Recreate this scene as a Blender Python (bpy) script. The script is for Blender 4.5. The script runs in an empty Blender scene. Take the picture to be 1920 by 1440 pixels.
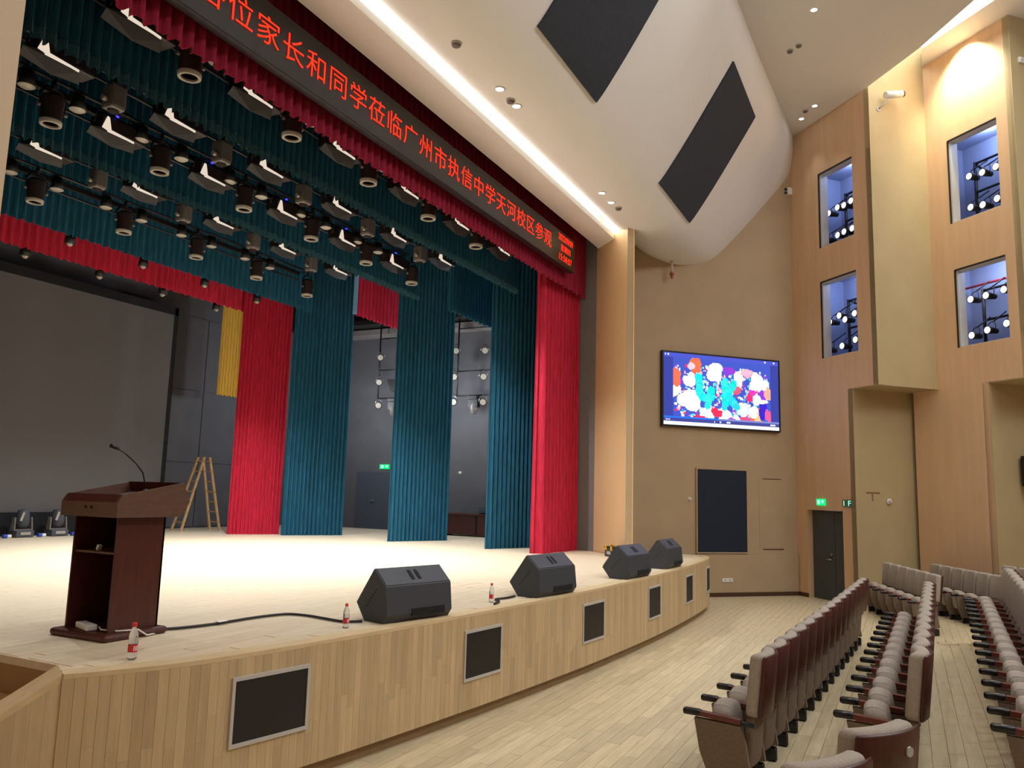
import bpy, bmesh, math, random
from mathutils import Vector, Matrix
random.seed(7)
PI = math.pi
scene = bpy.context.scene
COL = scene.collection

# ------------------------------------------------------------------ camera, world, exposure, big lights
R3 = ((0.4430, 0.1335, 0.8865), (-0.8961, 0.0357, 0.4424), (0.0273, -0.9904, 0.1355))   # rows: world axes in (right, down, forward)
cam_d = bpy.data.cameras.new('camera')
cam_d.sensor_width = 36.0
cam_d.lens = 1480.0 / 1920.0 * 36.0
cam_d.clip_end = 200
cam = bpy.data.objects.new('camera', cam_d)
COL.objects.link(cam)
right = Vector((R3[0][0], R3[1][0], R3[2][0])).normalized()
fwd = Vector((R3[0][2], R3[1][2], R3[2][2])).normalized()
upv = right.cross(fwd).normalized()
right = fwd.cross(upv).normalized()
M = Matrix((right, upv, -fwd)).transposed().to_4x4()
M.translation = Vector((0, 0, 2.4))
cam.matrix_world = M
scene.camera = cam

world = bpy.data.worlds.new('world')
scene.world = world
world.use_nodes = True
world.node_tree.nodes['Background'].inputs[0].default_value = (0.9, 0.9, 1.0, 1)
world.node_tree.nodes['Background'].inputs[1].default_value = 0.02
vs = scene.view_settings
vs.view_transform = 'Standard'
vs.look = 'None'
vs.exposure = 0.42
vs.gamma = 1.0
vs.use_curve_mapping = False

def lamp(kind, name, loc, energy, color=(1, 1, 1), target=None, size=0.1, size_y=None, angle=70, blend=0.6):
    d = bpy.data.lights.new(name, kind)
    d.energy = energy
    d.color = color
    if kind == 'AREA':
        d.shape = 'RECTANGLE'
        d.size = size
        d.size_y = size_y or size
    else:
        d.shadow_soft_size = size
    if kind == 'SPOT':
        d.spot_size = math.radians(angle)
        d.spot_blend = blend
    o = bpy.data.objects.new(name, d)
    COL.objects.link(o)
    o.location = loc
    if target is not None:
        v = Vector(target) - Vector(loc)
        o.rotation_euler = v.to_track_quat('-Z', 'Y').to_euler()
    return o

WARM = (1.0, 0.80, 0.58)
SOFTW = (0.95, 0.98, 1.0)
# rear and middle of the hall: unseen area lamps added as fill, standing in for rows of downlights
lamp('AREA', 'hall_fill_light', (11.5, -8.0, 12.0), 520, SOFTW, (11.5, -3.0, 0), 9, 3)
lamp('AREA', 'hall_fill_light', (3.0, -4.0, 11.0), 160, SOFTW, (9.0, 2.0, 3.0), 4, 3)

# ------------------------------------------------------------------ helpers
def lin(c):
    return tuple((x / 12.92 if x <= 0.04045 else ((x + 0.055) / 1.055) ** 2.4) for x in (v / 255.0 for v in c))

def mat(name, rgb, rough=0.6, metal=0.0, var=0.0, scale=8.0, stretch=(1, 1, 1), bump=0.0, objvar=0.0, emit=None, spec=0.5, rgb2=None, trans=0.0, ior=1.45):
    m = bpy.data.materials.new(name)
    m.use_nodes = True
    nt = m.node_tree
    b = nt.nodes['Principled BSDF']
    c = lin(rgb)
    b.inputs['Base Color'].default_value = (*c, 1)
    b.inputs['Roughness'].default_value = rough
    b.inputs['Metallic'].default_value = metal
    b.inputs['Specular IOR Level'].default_value = spec
    if trans:
        b.inputs['Transmission Weight'].default_value = trans
        b.inputs['IOR'].default_value = ior
    if emit:
        b.inputs['Emission Color'].default_value = (*c, 1)
        b.inputs['Emission Strength'].default_value = emit
    if var or bump or objvar:
        tc = nt.nodes.new('ShaderNodeTexCoord')
        mp = nt.nodes.new('ShaderNodeMapping')
        mp.inputs['Scale'].default_value = stretch
        no = nt.nodes.new('ShaderNodeTexNoise')
        no.inputs['Scale'].default_value = scale
        no.inputs['Detail'].default_value = 4
        nt.links.new(tc.outputs['Object'], mp.inputs['Vector'])
        nt.links.new(mp.outputs['Vector'], no.inputs['Vector'])
        src = None
        if var:
            mx = nt.nodes.new('ShaderNodeMix')
            mx.data_type = 'RGBA'
            c2 = lin(rgb2) if rgb2 else tuple(x * (1 - var) for x in c)
            c1 = c if rgb2 else tuple(min(1, x * (1 + var * 0.6)) for x in c)
            mx.inputs[6].default_value = (*c1, 1)
            mx.inputs[7].default_value = (*c2, 1)
            rp = nt.nodes.new('ShaderNodeMapRange')
            rp.inputs[1].default_value = 0.3
            rp.inputs[2].default_value = 0.7
            nt.links.new(no.outputs['Fac'], rp.inputs[0])
            nt.links.new(rp.outputs[0], mx.inputs[0])
            src = mx.outputs[2]
        if objvar:
            oi = nt.nodes.new('ShaderNodeObjectInfo')
            hs = nt.nodes.new('ShaderNodeHueSaturation')
            r2 = nt.nodes.new('ShaderNodeMapRange')
            r2.inputs[3].default_value = 1 - objvar
            r2.inputs[4].default_value = 1 + objvar
            nt.links.new(oi.outputs['Random'], r2.inputs[0])
            nt.links.new(r2.outputs[0], hs.inputs['Value'])
            if src:
                nt.links.new(src, hs.inputs['Color'])
            else:
                hs.inputs['Color'].default_value = (*c, 1)
            src = hs.outputs['Color']
        if src:
            nt.links.new(src, b.inputs['Base Color'])
        if bump:
            bp = nt.nodes.new('ShaderNodeBump')
            bp.inputs['Strength'].default_value = bump
            bp.inputs['Distance'].default_value = 0.01
            nt.links.new(no.outputs['Fac'], bp.inputs['Height'])
            nt.links.new(bp.outputs['Normal'], b.inputs['Normal'])
    return m

def emat(name, rgb, strength):
    m = bpy.data.materials.new(name)
    m.use_nodes = True
    nt = m.node_tree
    nt.nodes.clear()
    e = nt.nodes.new('ShaderNodeEmission')
    e.inputs[0].default_value = (*lin(rgb), 1)
    e.inputs[1].default_value = strength
    o = nt.nodes.new('ShaderNodeOutputMaterial')
    nt.links.new(e.outputs[0], o.inputs[0])
    return m

class MB:
    """Collects simple solids in one bmesh and links them as one mesh object."""
    def __init__(s):
        s.bm = bmesh.new()
    def _merge(s, b2, fn=None, mi=0):
        vm = {}
        for v in b2.verts:
            co = v.co.copy()
            if fn:
                co = Vector(fn(co))
            vm[v.index] = s.bm.verts.new(co)
        for f in b2.faces:
            try:
                nf = s.bm.faces.new([vm[v.index] for v in f.verts])
                nf.material_index = mi
            except ValueError:
                pass
        b2.free()
    def box(s, c, size, rot=None, bevel=0.0, seg=2, fn=None, mi=0, cuts=0):
        b = bmesh.new()
        bmesh.ops.create_cube(b, size=1.0)
        for v in b.verts:
            v.co = Vector((v.co.x * size[0], v.co.y * size[1], v.co.z * size[2]))
        if cuts:
            bmesh.ops.subdivide_edges(b, edges=[e for e in b.edges if abs((e.verts[0].co - e.verts[1].co).x) > 1e-6], cuts=cuts, use_grid_fill=True)
        if bevel:
            es = [e for e in b.edges if e.is_manifold and e.calc_face_angle(0) > 0.5]
            bmesh.ops.bevel(b, geom=es, offset=bevel, segments=seg, affect='EDGES', profile=0.5)
        b.verts.index_update()
        c = Vector(c)
        R = rot.to_matrix() if rot is not None and hasattr(rot, 'to_matrix') else rot
        def g(co):
            if R is not None:
                co = R @ co
            co = co + c
            return fn(co) if fn else co
        s._merge(b, g, mi)
        return s
    def cyl(s, p0, p1, r0, r1=None, n=16, caps=True, mi=0):
        p0, p1 = Vector(p0), Vector(p1)
        r1 = r0 if r1 is None else r1
        d = (p1 - p0)
        q = d.to_track_quat('Z', 'Y')
        a, b = [], []
        for i in range(n):
            t = 2 * PI * i / n
            o = Vector((math.cos(t), math.sin(t), 0))
            a.append(s.bm.verts.new(p0 + q @ (o * r0)))
            b.append(s.bm.verts.new(p1 + q @ (o * r1)))
        for i in range(n):
            j = (i + 1) % n
            f = s.bm.faces.new((a[i], a[j], b[j], b[i]))
            f.material_index = mi
            f.smooth = True
        if caps:
            s.bm.faces.new(list(reversed(a))).material_index = mi
            s.bm.faces.new(b).material_index = mi
        return s
    def tube(s, pts, r, n=8, mi=0):
        pts = [Vector(p) for p in pts]
        rings = []
        for i, p in enumerate(pts):
            d = (pts[min(i + 1, len(pts) - 1)] - pts[max(i - 1, 0)])
            q = d.to_track_quat('Z', 'Y')
            rings.append([s.bm.verts.new(p + q @ Vector((math.cos(2 * PI * k / n) * r, math.sin(2 * PI * k / n) * r, 0))) for k in range(n)])
        for a, b in zip(rings, rings[1:]):
            for k in range(n):
                f = s.bm.faces.new((a[k], a[(k + 1) % n], b[(k + 1) % n], b[k]))
                f.smooth = True
                f.material_index = mi
        s.bm.faces.new(list(reversed(rings[0])))
        s.bm.faces.new(rings[-1])
        return s
    def prism(s, pts, vec, mi=0):
        """closed 3D polygon swept along vec"""
        vec = Vector(vec)
        a = [s.bm.verts.new(Vector(p)) for p in pts]
        b = [s.bm.verts.new(Vector(p) + vec) for p in pts]
        n = len(pts)
        for i in range(n):
            s.bm.faces.new((a[i], a[(i + 1) % n], b[(i + 1) % n], b[i])).material_index = mi
        s.bm.faces.new(list(reversed(a))).material_index = mi
        s.bm.faces.new(b).material_index = mi
        return s
    def lathe(s, prof, c=(0, 0, 0), n=20, mi=0, cap=True):
        c = Vector(c)
        rings = []
        for r, z in prof:
            rings.append([s.bm.verts.new(c + Vector((r * math.cos(2 * PI * k / n), r * math.sin(2 * PI * k / n), z))) for k in range(n)])
        for a, b in zip(rings, rings[1:]):
            for k in range(n):
                f = s.bm.faces.new((a[k], a[(k + 1) % n], b[(k + 1) % n], b[k]))
                f.smooth = True
                f.material_index = mi
        if cap:
            s.bm.faces.new(list(reversed(rings[0]))).material_index = mi
            s.bm.faces.new(rings[-1]).material_index = mi
        return s
    def grid(s, P, smooth=True, mi=0):
        rows = [[s.bm.verts.new(Vector(p)) for p in row] for row in P]
        for a, b in zip(rows, rows[1:]):
            for k in range(len(a) - 1):
                f = s.bm.faces.new((a[k], a[k + 1], b[k + 1], b[k]))
                f.smooth = smooth
                f.material_index = mi
        return s
    def build(s, name, m, parent=None, smooth=False, fix=True):
        if fix:
            bmesh.ops.recalc_face_normals(s.bm, faces=s.bm.faces)
        me = bpy.data.meshes.new(name)
        if smooth:
            for f in s.bm.faces:
                f.smooth = True
        s.bm.to_mesh(me)
        s.bm.free()
        for mm in (m if isinstance(m, (list, tuple)) else [m]):
            me.materials.append(mm)
        if smooth:
            me.set_sharp_from_angle(angle=math.radians(50))
        o = bpy.data.objects.new(name, me)
        COL.objects.link(o)
        if parent:
            o.parent = parent
        return o

UNIT = 1.0      # drawing unit of the parts of a thing, in metres
def thing(name, label, cat, loc=(0, 0, 0), rz=0.0, group=None, rot=None):
    o = bpy.data.objects.new(name, None)
    o.empty_display_size = 0.2
    COL.objects.link(o)
    o.location = loc
    o.rotation_euler = rot if rot else (0, 0, rz)
    o.scale = (UNIT, UNIT, UNIT)
    o['label'] = label
    o['category'] = cat
    if group:
        o['group'] = group
    return o

def tag(o, label, cat, group=None):
    o['label'] = label
    o['category'] = cat
    if group:
        o['group'] = group
    return o

def struct(o, label=None):
    o['kind'] = 'structure'
    if label:
        o['label'] = label
    return o

KIDS = {}
def dup(root, loc, rz, label, group=None, rot=None):
    """copy of a thing with its parts and their sub-parts"""
    r = root.copy()
    COL.objects.link(r)
    r.location = loc
    r.rotation_euler = rot if rot else (0, 0, rz)
    r['label'] = label
    if group:
        r['group'] = group
    if root.name not in KIDS:
        KIDS[root.name] = [(c, list(c.children)) for c in root.children]
    for c, sub in KIDS[root.name]:
        k = c.copy()
        COL.objects.link(k)
        k.parent = r
        for g in sub:
            h = g.copy()
            COL.objects.link(h)
            h.parent = k
    return r

ORD = ['first', 'second', 'third', 'fourth', 'fifth', 'sixth', 'seventh', 'eighth', 'ninth', 'tenth', 'eleventh', 'twelfth',
       'thirteenth', 'fourteenth', 'fifteenth', 'sixteenth', 'seventeenth', 'eighteenth']

def sm(a, b, x):
    t = max(0.0, min(1.0, (x - a) / (b - a)))
    return t * t * (3 - 2 * t)

def interp(x, xs, ys):
    if x <= xs[0]:
        return ys[0] + (x - xs[0]) * (ys[1] - ys[0]) / (xs[1] - xs[0])
    for i in range(len(xs) - 1):
        if x <= xs[i + 1]:
            t = (x - xs[i]) / (xs[i + 1] - xs[i])
            return ys[i] + t * (ys[i + 1] - ys[i])
    return ys[-1] + (x - xs[-1]) * (ys[-1] - ys[-2]) / (xs[-1] - xs[-2])

def spline(pts, n):
    """Catmull-Rom through 2D points"""
    P = [Vector(p) for p in pts]
    P = [2 * P[0] - P[1]] + P + [2 * P[-1] - P[-2]]
    out = []
    segs = len(P) - 3
    for i in range(segs):
        a, b, c, d = P[i:i + 4]
        k = max(2, int(n / segs))
        for j in range(k):
            t = j / k
            out.append(0.5 * ((2 * b) + (-a + c) * t + (2 * a - 5 * b + 4 * c - d) * t * t + (-a + 3 * b - 3 * c + d) * t ** 3))
    out.append(P[-2])
    return out

# ------------------------------------------------------------------ materials
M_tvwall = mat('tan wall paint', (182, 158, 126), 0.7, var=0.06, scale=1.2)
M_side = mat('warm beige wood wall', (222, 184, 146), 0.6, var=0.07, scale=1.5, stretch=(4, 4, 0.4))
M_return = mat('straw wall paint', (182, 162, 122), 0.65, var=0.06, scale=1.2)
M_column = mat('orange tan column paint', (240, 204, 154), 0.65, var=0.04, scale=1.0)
M_ceil = mat('off white ceiling paint', (234, 230, 226), 0.8, var=0.02, scale=0.6)
M_black = mat('black metal', (26, 24, 24), 0.5, var=0.2, scale=20)
M_charcoal = mat('charcoal absorber felt', (48, 54, 64), 0.9, var=0.15, scale=14)
M_panelblue = mat('blue black acoustic fabric', (22, 34, 54), 0.8, var=0.15, scale=30)
M_stagewall = mat('dark grey stage wall', (92, 92, 96), 0.85, var=0.10, scale=1.5)
M_revealgrey = mat('grey reveal paint', (120, 116, 112), 0.8, var=0.05, scale=1.5)
M_dark = mat('stage house black', (20, 20, 22), 0.9)
M_floor = mat('pale oak floor plank', (214, 196, 160), 0.42, var=0.12, scale=2.5, stretch=(1, 9, 9), objvar=0.10, spec=0.35)
M_floorbase = mat('floor joint', (176, 156, 120), 0.7)
M_stagefloor = mat('pale maple stage plank', (226, 208, 178), 0.45, var=0.08, scale=2.2, stretch=(1, 10, 10), objvar=0.04, spec=0.35)
M_strip = mat('bamboo strip', (204, 178, 138), 0.5, var=0.10, scale=4, stretch=(6, 6, 0.5), objvar=0.11, spec=0.3)
M_stripend = mat('stage edge board', (222, 196, 152), 0.5, var=0.08, scale=3, stretch=(1, 6, 6))
M_toe = mat('brown plinth board', (150, 122, 84), 0.6, var=0.1, scale=5)
M_base = mat('dark brown baseboard', (78, 50, 30), 0.6, var=0.1, scale=6)
M_step = mat('brown stair wood', (164, 128, 82), 0.55, var=0.12, scale=3, stretch=(6, 1, 1))
M_red = mat('crimson velvet', (206, 46, 72), 0.85, var=0.25, scale=9, stretch=(3, 3, 0.3), spec=0.2)
M_wine = mat('wine valance velvet', (150, 34, 58), 0.85, var=0.25, scale=9, stretch=(3, 3, 0.3), spec=0.2)
M_teal = mat('teal velvet', (38, 96, 122), 0.85, var=0.30, scale=9, stretch=(3, 3, 0.3), spec=0.2)
M_tealfringe = mat('teal fringe', (52, 104, 120), 0.85, var=0.3, scale=20)
M_lining = mat('pale blue lining', (128, 180, 226), 0.8)
M_yellow = mat('mustard curtain', (250, 212, 104), 0.85, var=0.15, scale=10, stretch=(3, 3, 0.3))
M_screen = mat('grey projection fabric', (100, 97, 96), 0.9, var=0.04, scale=0.5)
M_wood = mat('red brown armrest wood', (104, 46, 36), 0.35, var=0.25, scale=6, stretch=(6, 1, 1))
M_shell = mat('dark red brown plywood', (74, 32, 24), 0.4, var=0.3, scale=5, stretch=(6, 6, 0.6))
M_fabric = mat('taupe seat fabric', (172, 160, 148), 0.95, var=0.12, scale=60, bump=0.25)
M_fabricd = mat('brown taupe panel fabric', (122, 104, 88), 0.95, var=0.15, scale=50, bump=0.2)
M_steel = mat('dark steel bracket', (52, 58, 72), 0.4, 0.7)
M_badge = mat('silver number badge', (180, 186, 184), 0.4, 0.3)
M_white = mat('white plastic', (232, 230, 226), 0.5)
M_podium = mat('dark mahogany', (78, 34, 26), 0.4, var=0.25, scale=5, stretch=(4, 4, 0.5))
M_podhead = mat('brown mahogany rail', (100, 72, 58), 0.45, var=0.2, scale=6, stretch=(1, 4, 4))
M_podin = mat('podium inside', (18, 12, 12), 0.8)
M_pine = mat('raw pine', (214, 172, 122), 0.6, var=0.15, scale=6, stretch=(3, 3, 0.6))
M_speaker = mat('textured black speaker paint', (62, 66, 74), 0.55, var=0.1, scale=80, bump=0.2)
M_speakerlid = mat('grey black speaker paint', (70, 74, 84), 0.4, var=0.1, scale=80, bump=0.15)
M_redplastic = mat('red bottle cap', (226, 52, 44), 0.45)
M_labelred = mat('red label', (214, 44, 52), 0.5)
M_labelwhite = mat('white label print', (240, 236, 236), 0.5)
M_labelblue = mat('dark blue label mark', (40, 60, 110), 0.5)
M_pet = mat('clear bottle plastic', (244, 248, 252), 0.08, trans=0.92, ior=1.2)
M_grey = mat('grey fixture paint', (112, 104, 98), 0.5, var=0.1, scale=20)
M_lens = mat('pale frosted lens', (168, 160, 148), 0.3)
M_lensd = mat('dark lens', (34, 24, 22), 0.2)
M_door = mat('dark grey green door', (70, 76, 76), 0.5, var=0.05, scale=3)
M_doorslate = mat('slate door', (72, 80, 92), 0.6, var=0.05, scale=3)
M_chrome = mat('brushed steel', (190, 190, 190), 0.3, 0.9)
M_frame = mat('white grey window frame', (196, 190, 184), 0.6)
M_booth = mat('pale blue grey booth paint', (150, 160, 190), 0.8, var=0.03, scale=1)
M_boothdark = mat('grey booth pier', (120, 118, 122), 0.8)
M_boothred = mat('red pipe paint', (190, 40, 60), 0.6)
M_mahog = mat('dark mahogany console', (74, 34, 30), 0.4, var=0.2, scale=5, stretch=(1, 5, 5))
M_yellowp = mat('yellow plastic', (226, 176, 40), 0.5)
M_blue = mat('blue plug plastic', (52, 82, 190), 0.5)
M_copper = mat('red brass sprinkler', (168, 96, 80), 0.5, 0.5)
E_white = emat('white lamp glow', (255, 252, 246), 6.0)
E_cove = emat('cove tube glow', (252, 255, 248), 5.5)
E_flap = emat('flap lamplight glow', (250, 232, 210), 0.62)  # lamplight on the white barn door flaps, put in as a mild glow
E_blue = emat('blue status led', (40, 40, 255), 4.0)
E_ledred = emat('red led glyph', (255, 48, 26), 1.6)
E_exit = emat('green sign glow', (20, 220, 120), 1.0)
E_exitw = emat('sign figure glow', (150, 255, 210), 1.1)
E_lens = emat('lit spotlight lens', (255, 250, 244), 1.6)

# ------------------------------------------------------------------ measured layout
S = 1.10                     # stage height
YP = 7.30                    # plane of the proscenium
K = Vector((21.734, 2.544, 0))          # corner screen wall / side wall
D = Vector((1, -1, 0)).normalized()     # along the screen wall and the returns, away from the stage
E1 = Vector((-1, -1, 0)).normalized()   # along the side wall segments, towards the viewer
P1 = K + E1 * 2.92                      # upper outer corner of segment 1
Q = P1 + D * 1.72                       # upper inner corner of segment 2
OUT1 = -Vector((-1, 1, 0)).normalized() # behind the side segments
OUT2 = Vector((1, 1, 0)).normalized()   # behind the screen wall and the returns
W0 = Vector((18.39, 5.88, 0))           # near edge of the screen wall at the column

def wallbox(mb, a, b, z0, z1, out, th=0.15):
    a, b, o = Vector(a), Vector(b), Vector(out) * th
    mb.prism([(a.x, a.y, z0), (b.x, b.y, z0), (b.x + o.x, b.y + o.y, z0), (a.x + o.x, a.y + o.y, z0)], (0, 0, z1 - z0))

def fl(x, y):
    """height of the gently raked house floor"""
    return 0.14 * max(0.0, min(3.2, 0.9 - y)) * (1 - sm(14.6, 16.2, x))

# ---- house floor
mb = MB()
xs = [-6 + 1.0 * i for i in range(36)]
ys = [5.2, 2.5, 0.9, 0.4, -0.2, -1.0, -2.3, -4, -8, -13]
mb.grid([[(x, y, fl(x, y) - 0.012) for x in xs] for y in ys], smooth=False)
floor = struct(mb.build('floor', M_floorbase))
near, far_ = [], []
PW, PL = 0.135, 1.05
for r in range(int((4.6 + 2.6) / PW)):
    y = 4.6 - r * PW
    x = 3.6 + (r * 0.37) % PL - PL
    while x < 21.5:
        x1 = x + PL
        yc = y - PW / 2
        ok = x1 > 3.8 and yc > -2.4 and x < 21.6
        if yc < x - 19.4 + 0.0 and x > 19: ok = ok and (x - 19) < 2.6
        if ok:
            d = math.hypot(x + PL / 2, yc)
            vis = (-0.62 < (yc / (x + 0.5)) < 0.8)
            (near if vis else far_).append((d, x, x1, y))
        x = x1
near.sort()
picks = [p for p in near if p[3] > 0.6][:285]
ids = set(id(p) for p in picks)
g = 0.002
def plank(mb, x, x1, y):
    c = [(x + g, y - PW + g), (x1 - g, y - PW + g), (x1 - g, y - g), (x + g, y - g)]
    top = [(a, b, fl(a, b)) for a, b in c]
    bot = [(a, b, fl(a, b) - 0.02) for a, b in c]
    v = [mb.bm.verts.new(p) for p in top + bot]
    mb.bm.faces.new(v[:4])
    for i in range(4):
        mb.bm.faces.new((v[i], v[i + 4], v[(i + 1) % 4 + 4], v[(i + 1) % 4]))
for d, x, x1, y in picks:
    m1 = MB()
    plank(m1, x, x1, y)
    m1.build('plank', M_floor, floor)
m1 = MB()
for p in near + far_:
    if id(p) not in ids:
        plank(m1, *p[1:])
rest = m1.build('plank_field', M_floor, floor)
rest['kind'] = 'stuff'

# ---- stage: deck, curved front of bamboo strips, plinth
edge_pts = [(3.63, 5.13), (3.86, 4.99), (4.33, 4.77), (4.95, 4.62), (5.53, 4.51), (6.37, 4.38), (7.26, 4.26), (8.4, 4.12), (10.1, 3.955), (11.5, 3.86), (13, 3.79), (14.5, 3.765), (16.1, 3.79), (17.2, 3.85), (17.9, 3.96), (18.25, 4.15)]
TOP = spline(edge_pts, 420)
LOW = TOP
TOE = [p + Vector((0, 0.04)) for p in TOP]
NS = len(TOP)
def at_arc(C, t):
    """point of a curve at parameter t (0..1)"""
    k = t * (len(C) - 1)
    i = min(int(k), len(C) - 2)
    return C[i].lerp(C[i + 1], k - i)
# the deck
mb = MB()
outline = [(p.x, p.y) for p in TOP[::6]] + [(18.3, 5.95), (16.3, 5.3), (17.6, 6.7), (21.6, 6.8), (21.6, 19.3), (0.9, 19.3), (0.9, 6.55), (3.8, 6.55), (3.8, 5.43)]
mb.prism([(x, y, S - 0.06) for x, y in outline], (0, 0, 0.056))
deck = struct(mb.build('stage_floor', M_stagefloor))
cnt = 0
for r in range(17):
    y = 4.55 + r * 0.125
    x = 3.85 + (r * 0.53) % 1.3 - 1.3
    while x < 9.0:
        xa, xb = max(x, 3.82), min(x + 1.3, 9.2)
        # keep the plank behind the curved edge
        ye = max(interp(xa, [p.x for p in TOP], [p.y for p in TOP]), interp(xb, [p.x for p in TOP], [p.y for p in TOP]))
        if xb - xa > 0.25 and y > ye + 0.10:
            m1 = MB()
            m1.box(((xa + xb) / 2, y + 0.0625, S - 0.0075), (xb - xa - 0.003, 0.1225, 0.015))
            m1.build('deck_plank', M_stagefloor, deck)
            cnt += 1
        x += 1.3
m1 = MB()
for r in range(-6, 117):
    y = 4.55 + r * 0.125
    x = 3.85 + (r * 0.53) % 1.3 - 1.3
    while x < 18.0:
        xa, xb = max(x, 3.82), min(x + 1.3, 18.15 if y < 5.0 else 16.2 if y < 6.6 else 17.4)
        ye = max(interp(xa, [p.x for p in TOP], [p.y for p in TOP]), interp(xb, [p.x for p in TOP], [p.y for p in TOP]))
        inner = (0 <= r < 17 and x < 9.0)
        if xb - xa > 0.25 and y > ye + 0.10 and not inner:
            m1.box(((xa + xb) / 2, y + 0.0625, S - 0.0075), (xb - xa - 0.003, 0.1225, 0.015))
        x += 1.3
o = m1.build('deck_plank_field', M_stagefloor, deck)
o['kind'] = 'stuff'
m1 = MB()
m1.box((19.45, 12.95, S - 0.0075), (4.1, 12.5, 0.015))
m1.build('wing_deck', M_stagefloor, deck)
# nosing board along the edge
mb = MB()
inn = []
for i in range(0, NS, 3):
    a = TOP[max(i - 3, 0)]
    b = TOP[min(i + 3, NS - 1)]
    t = (b - a).normalized()
    n = Vector((-t.y, t.x))
    inn.append((TOP[i], TOP[i] + n * 0.16))
mb.grid([[(p.x, p.y, S + 0.003) for p, q in inn], [(q.x, q.y, S + 0.003) for p, q in inn]], smooth=False)
mb.grid([[(q.x, q.y, S + 0.003) for p, q in inn], [(q.x, q.y, S - 0.02) for p, q in inn]], smooth=False)
mb.grid([[(p.x - 0.0, p.y - 0.012, S + 0.003) for p, q in inn], [(p.x, p.y - 0.012, S - 0.03) for p, q in inn]], smooth=False)
mb.grid([[(p.x, p.y - 0.012, S + 0.003) for p, q in inn], [(p.x, p.y, S + 0.003) for p, q in inn]], smooth=False)
mb.build('nosing_board', M_stripend, deck)
# curved front wall
mb = MB()
idx = list(range(0, NS, 4))
mb.grid([[(TOP[i].x, TOP[i].y + 0.015, S - 0.03) for i in idx], [(TOP[i].x, interp(TOP[i].x, [p.x for p in LOW], [p.y for p in LOW]) + 0.015, 0.12) for i in idx], [(TOE[i].x, TOE[i].y + 0.015, 0.12) for i in idx], [(TOE[i].x, TOE[i].y + 0.015, 0) for i in idx]], smooth=False)
front = struct(mb.build('wall_stage_front', M_toe))
# arc length table of the low edge, so that the strips come out equally wide
acc = [0.0]
for i in range(1, NS):
    acc.append(acc[-1] + (TOP[i] - TOP[i - 1]).length)
nst = 196
def par(sl):
    sl = max(0, min(acc[-1], sl))
    for i in range(1, NS):
        if acc[i] >= sl:
            return (i - 1 + (sl - acc[i - 1]) / max(1e-6, acc[i] - acc[i - 1])) / (NS - 1)
    return 1.0
LXS, LYS = [p.x for p in LOW], [p.y for p in LOW]
def low_y(x):
    return interp(x, LXS, LYS)
def front_pt(t, z, off=0.0):
    a = at_arc(TOP, t)
    b = Vector((a.x, low_y(a.x)))
    k = (S - 0.03 - z) / (S - 0.15)
    p = a.lerp(b, k)
    a2, b2 = at_arc(LOW, max(0, t - 0.01)), at_arc(LOW, min(1, t + 0.01))
    tt = (b2 - a2).normalized()
    n = Vector((tt.y, -tt.x))
    return Vector((p.x + n.x * off, p.y + n.y * off, z))
npieces = 0
for i in range(nst):
    t0, t1 = par(acc[-1] * i / nst), par(acc[-1] * (i + 1) / nst)
    cuts = [0.12, S - 0.03]
    if i < 104:
        cuts.insert(1, 0.12 + random.uniform(0.2, 0.65))
    for z0, z1 in zip(cuts, cuts[1:]):
        m1 = MB()
        e = (t1 - t0) * 0.012
        v = [m1.bm.verts.new(front_pt(t, z, o_)) for t, z, o_ in ((t0 + e, z0, 0.012), (t1 - e, z0, 0.012), (t1 - e, z1 - 0.001, 0.012), (t0 + e, z1 - 0.001, 0.012), (t0, z0, -0.012), (t1, z0, -0.012), (t1, z1, -0.012), (t0, z1, -0.012))]
        m1.bm.faces.new(v[:4])
        for a in range(4):
            m1.bm.faces.new((v[a], v[(a + 1) % 4], v[(a + 1) % 4 + 4], v[a + 4]))
        m1.build('strip', M_strip, front)
        npieces += 1
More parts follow.
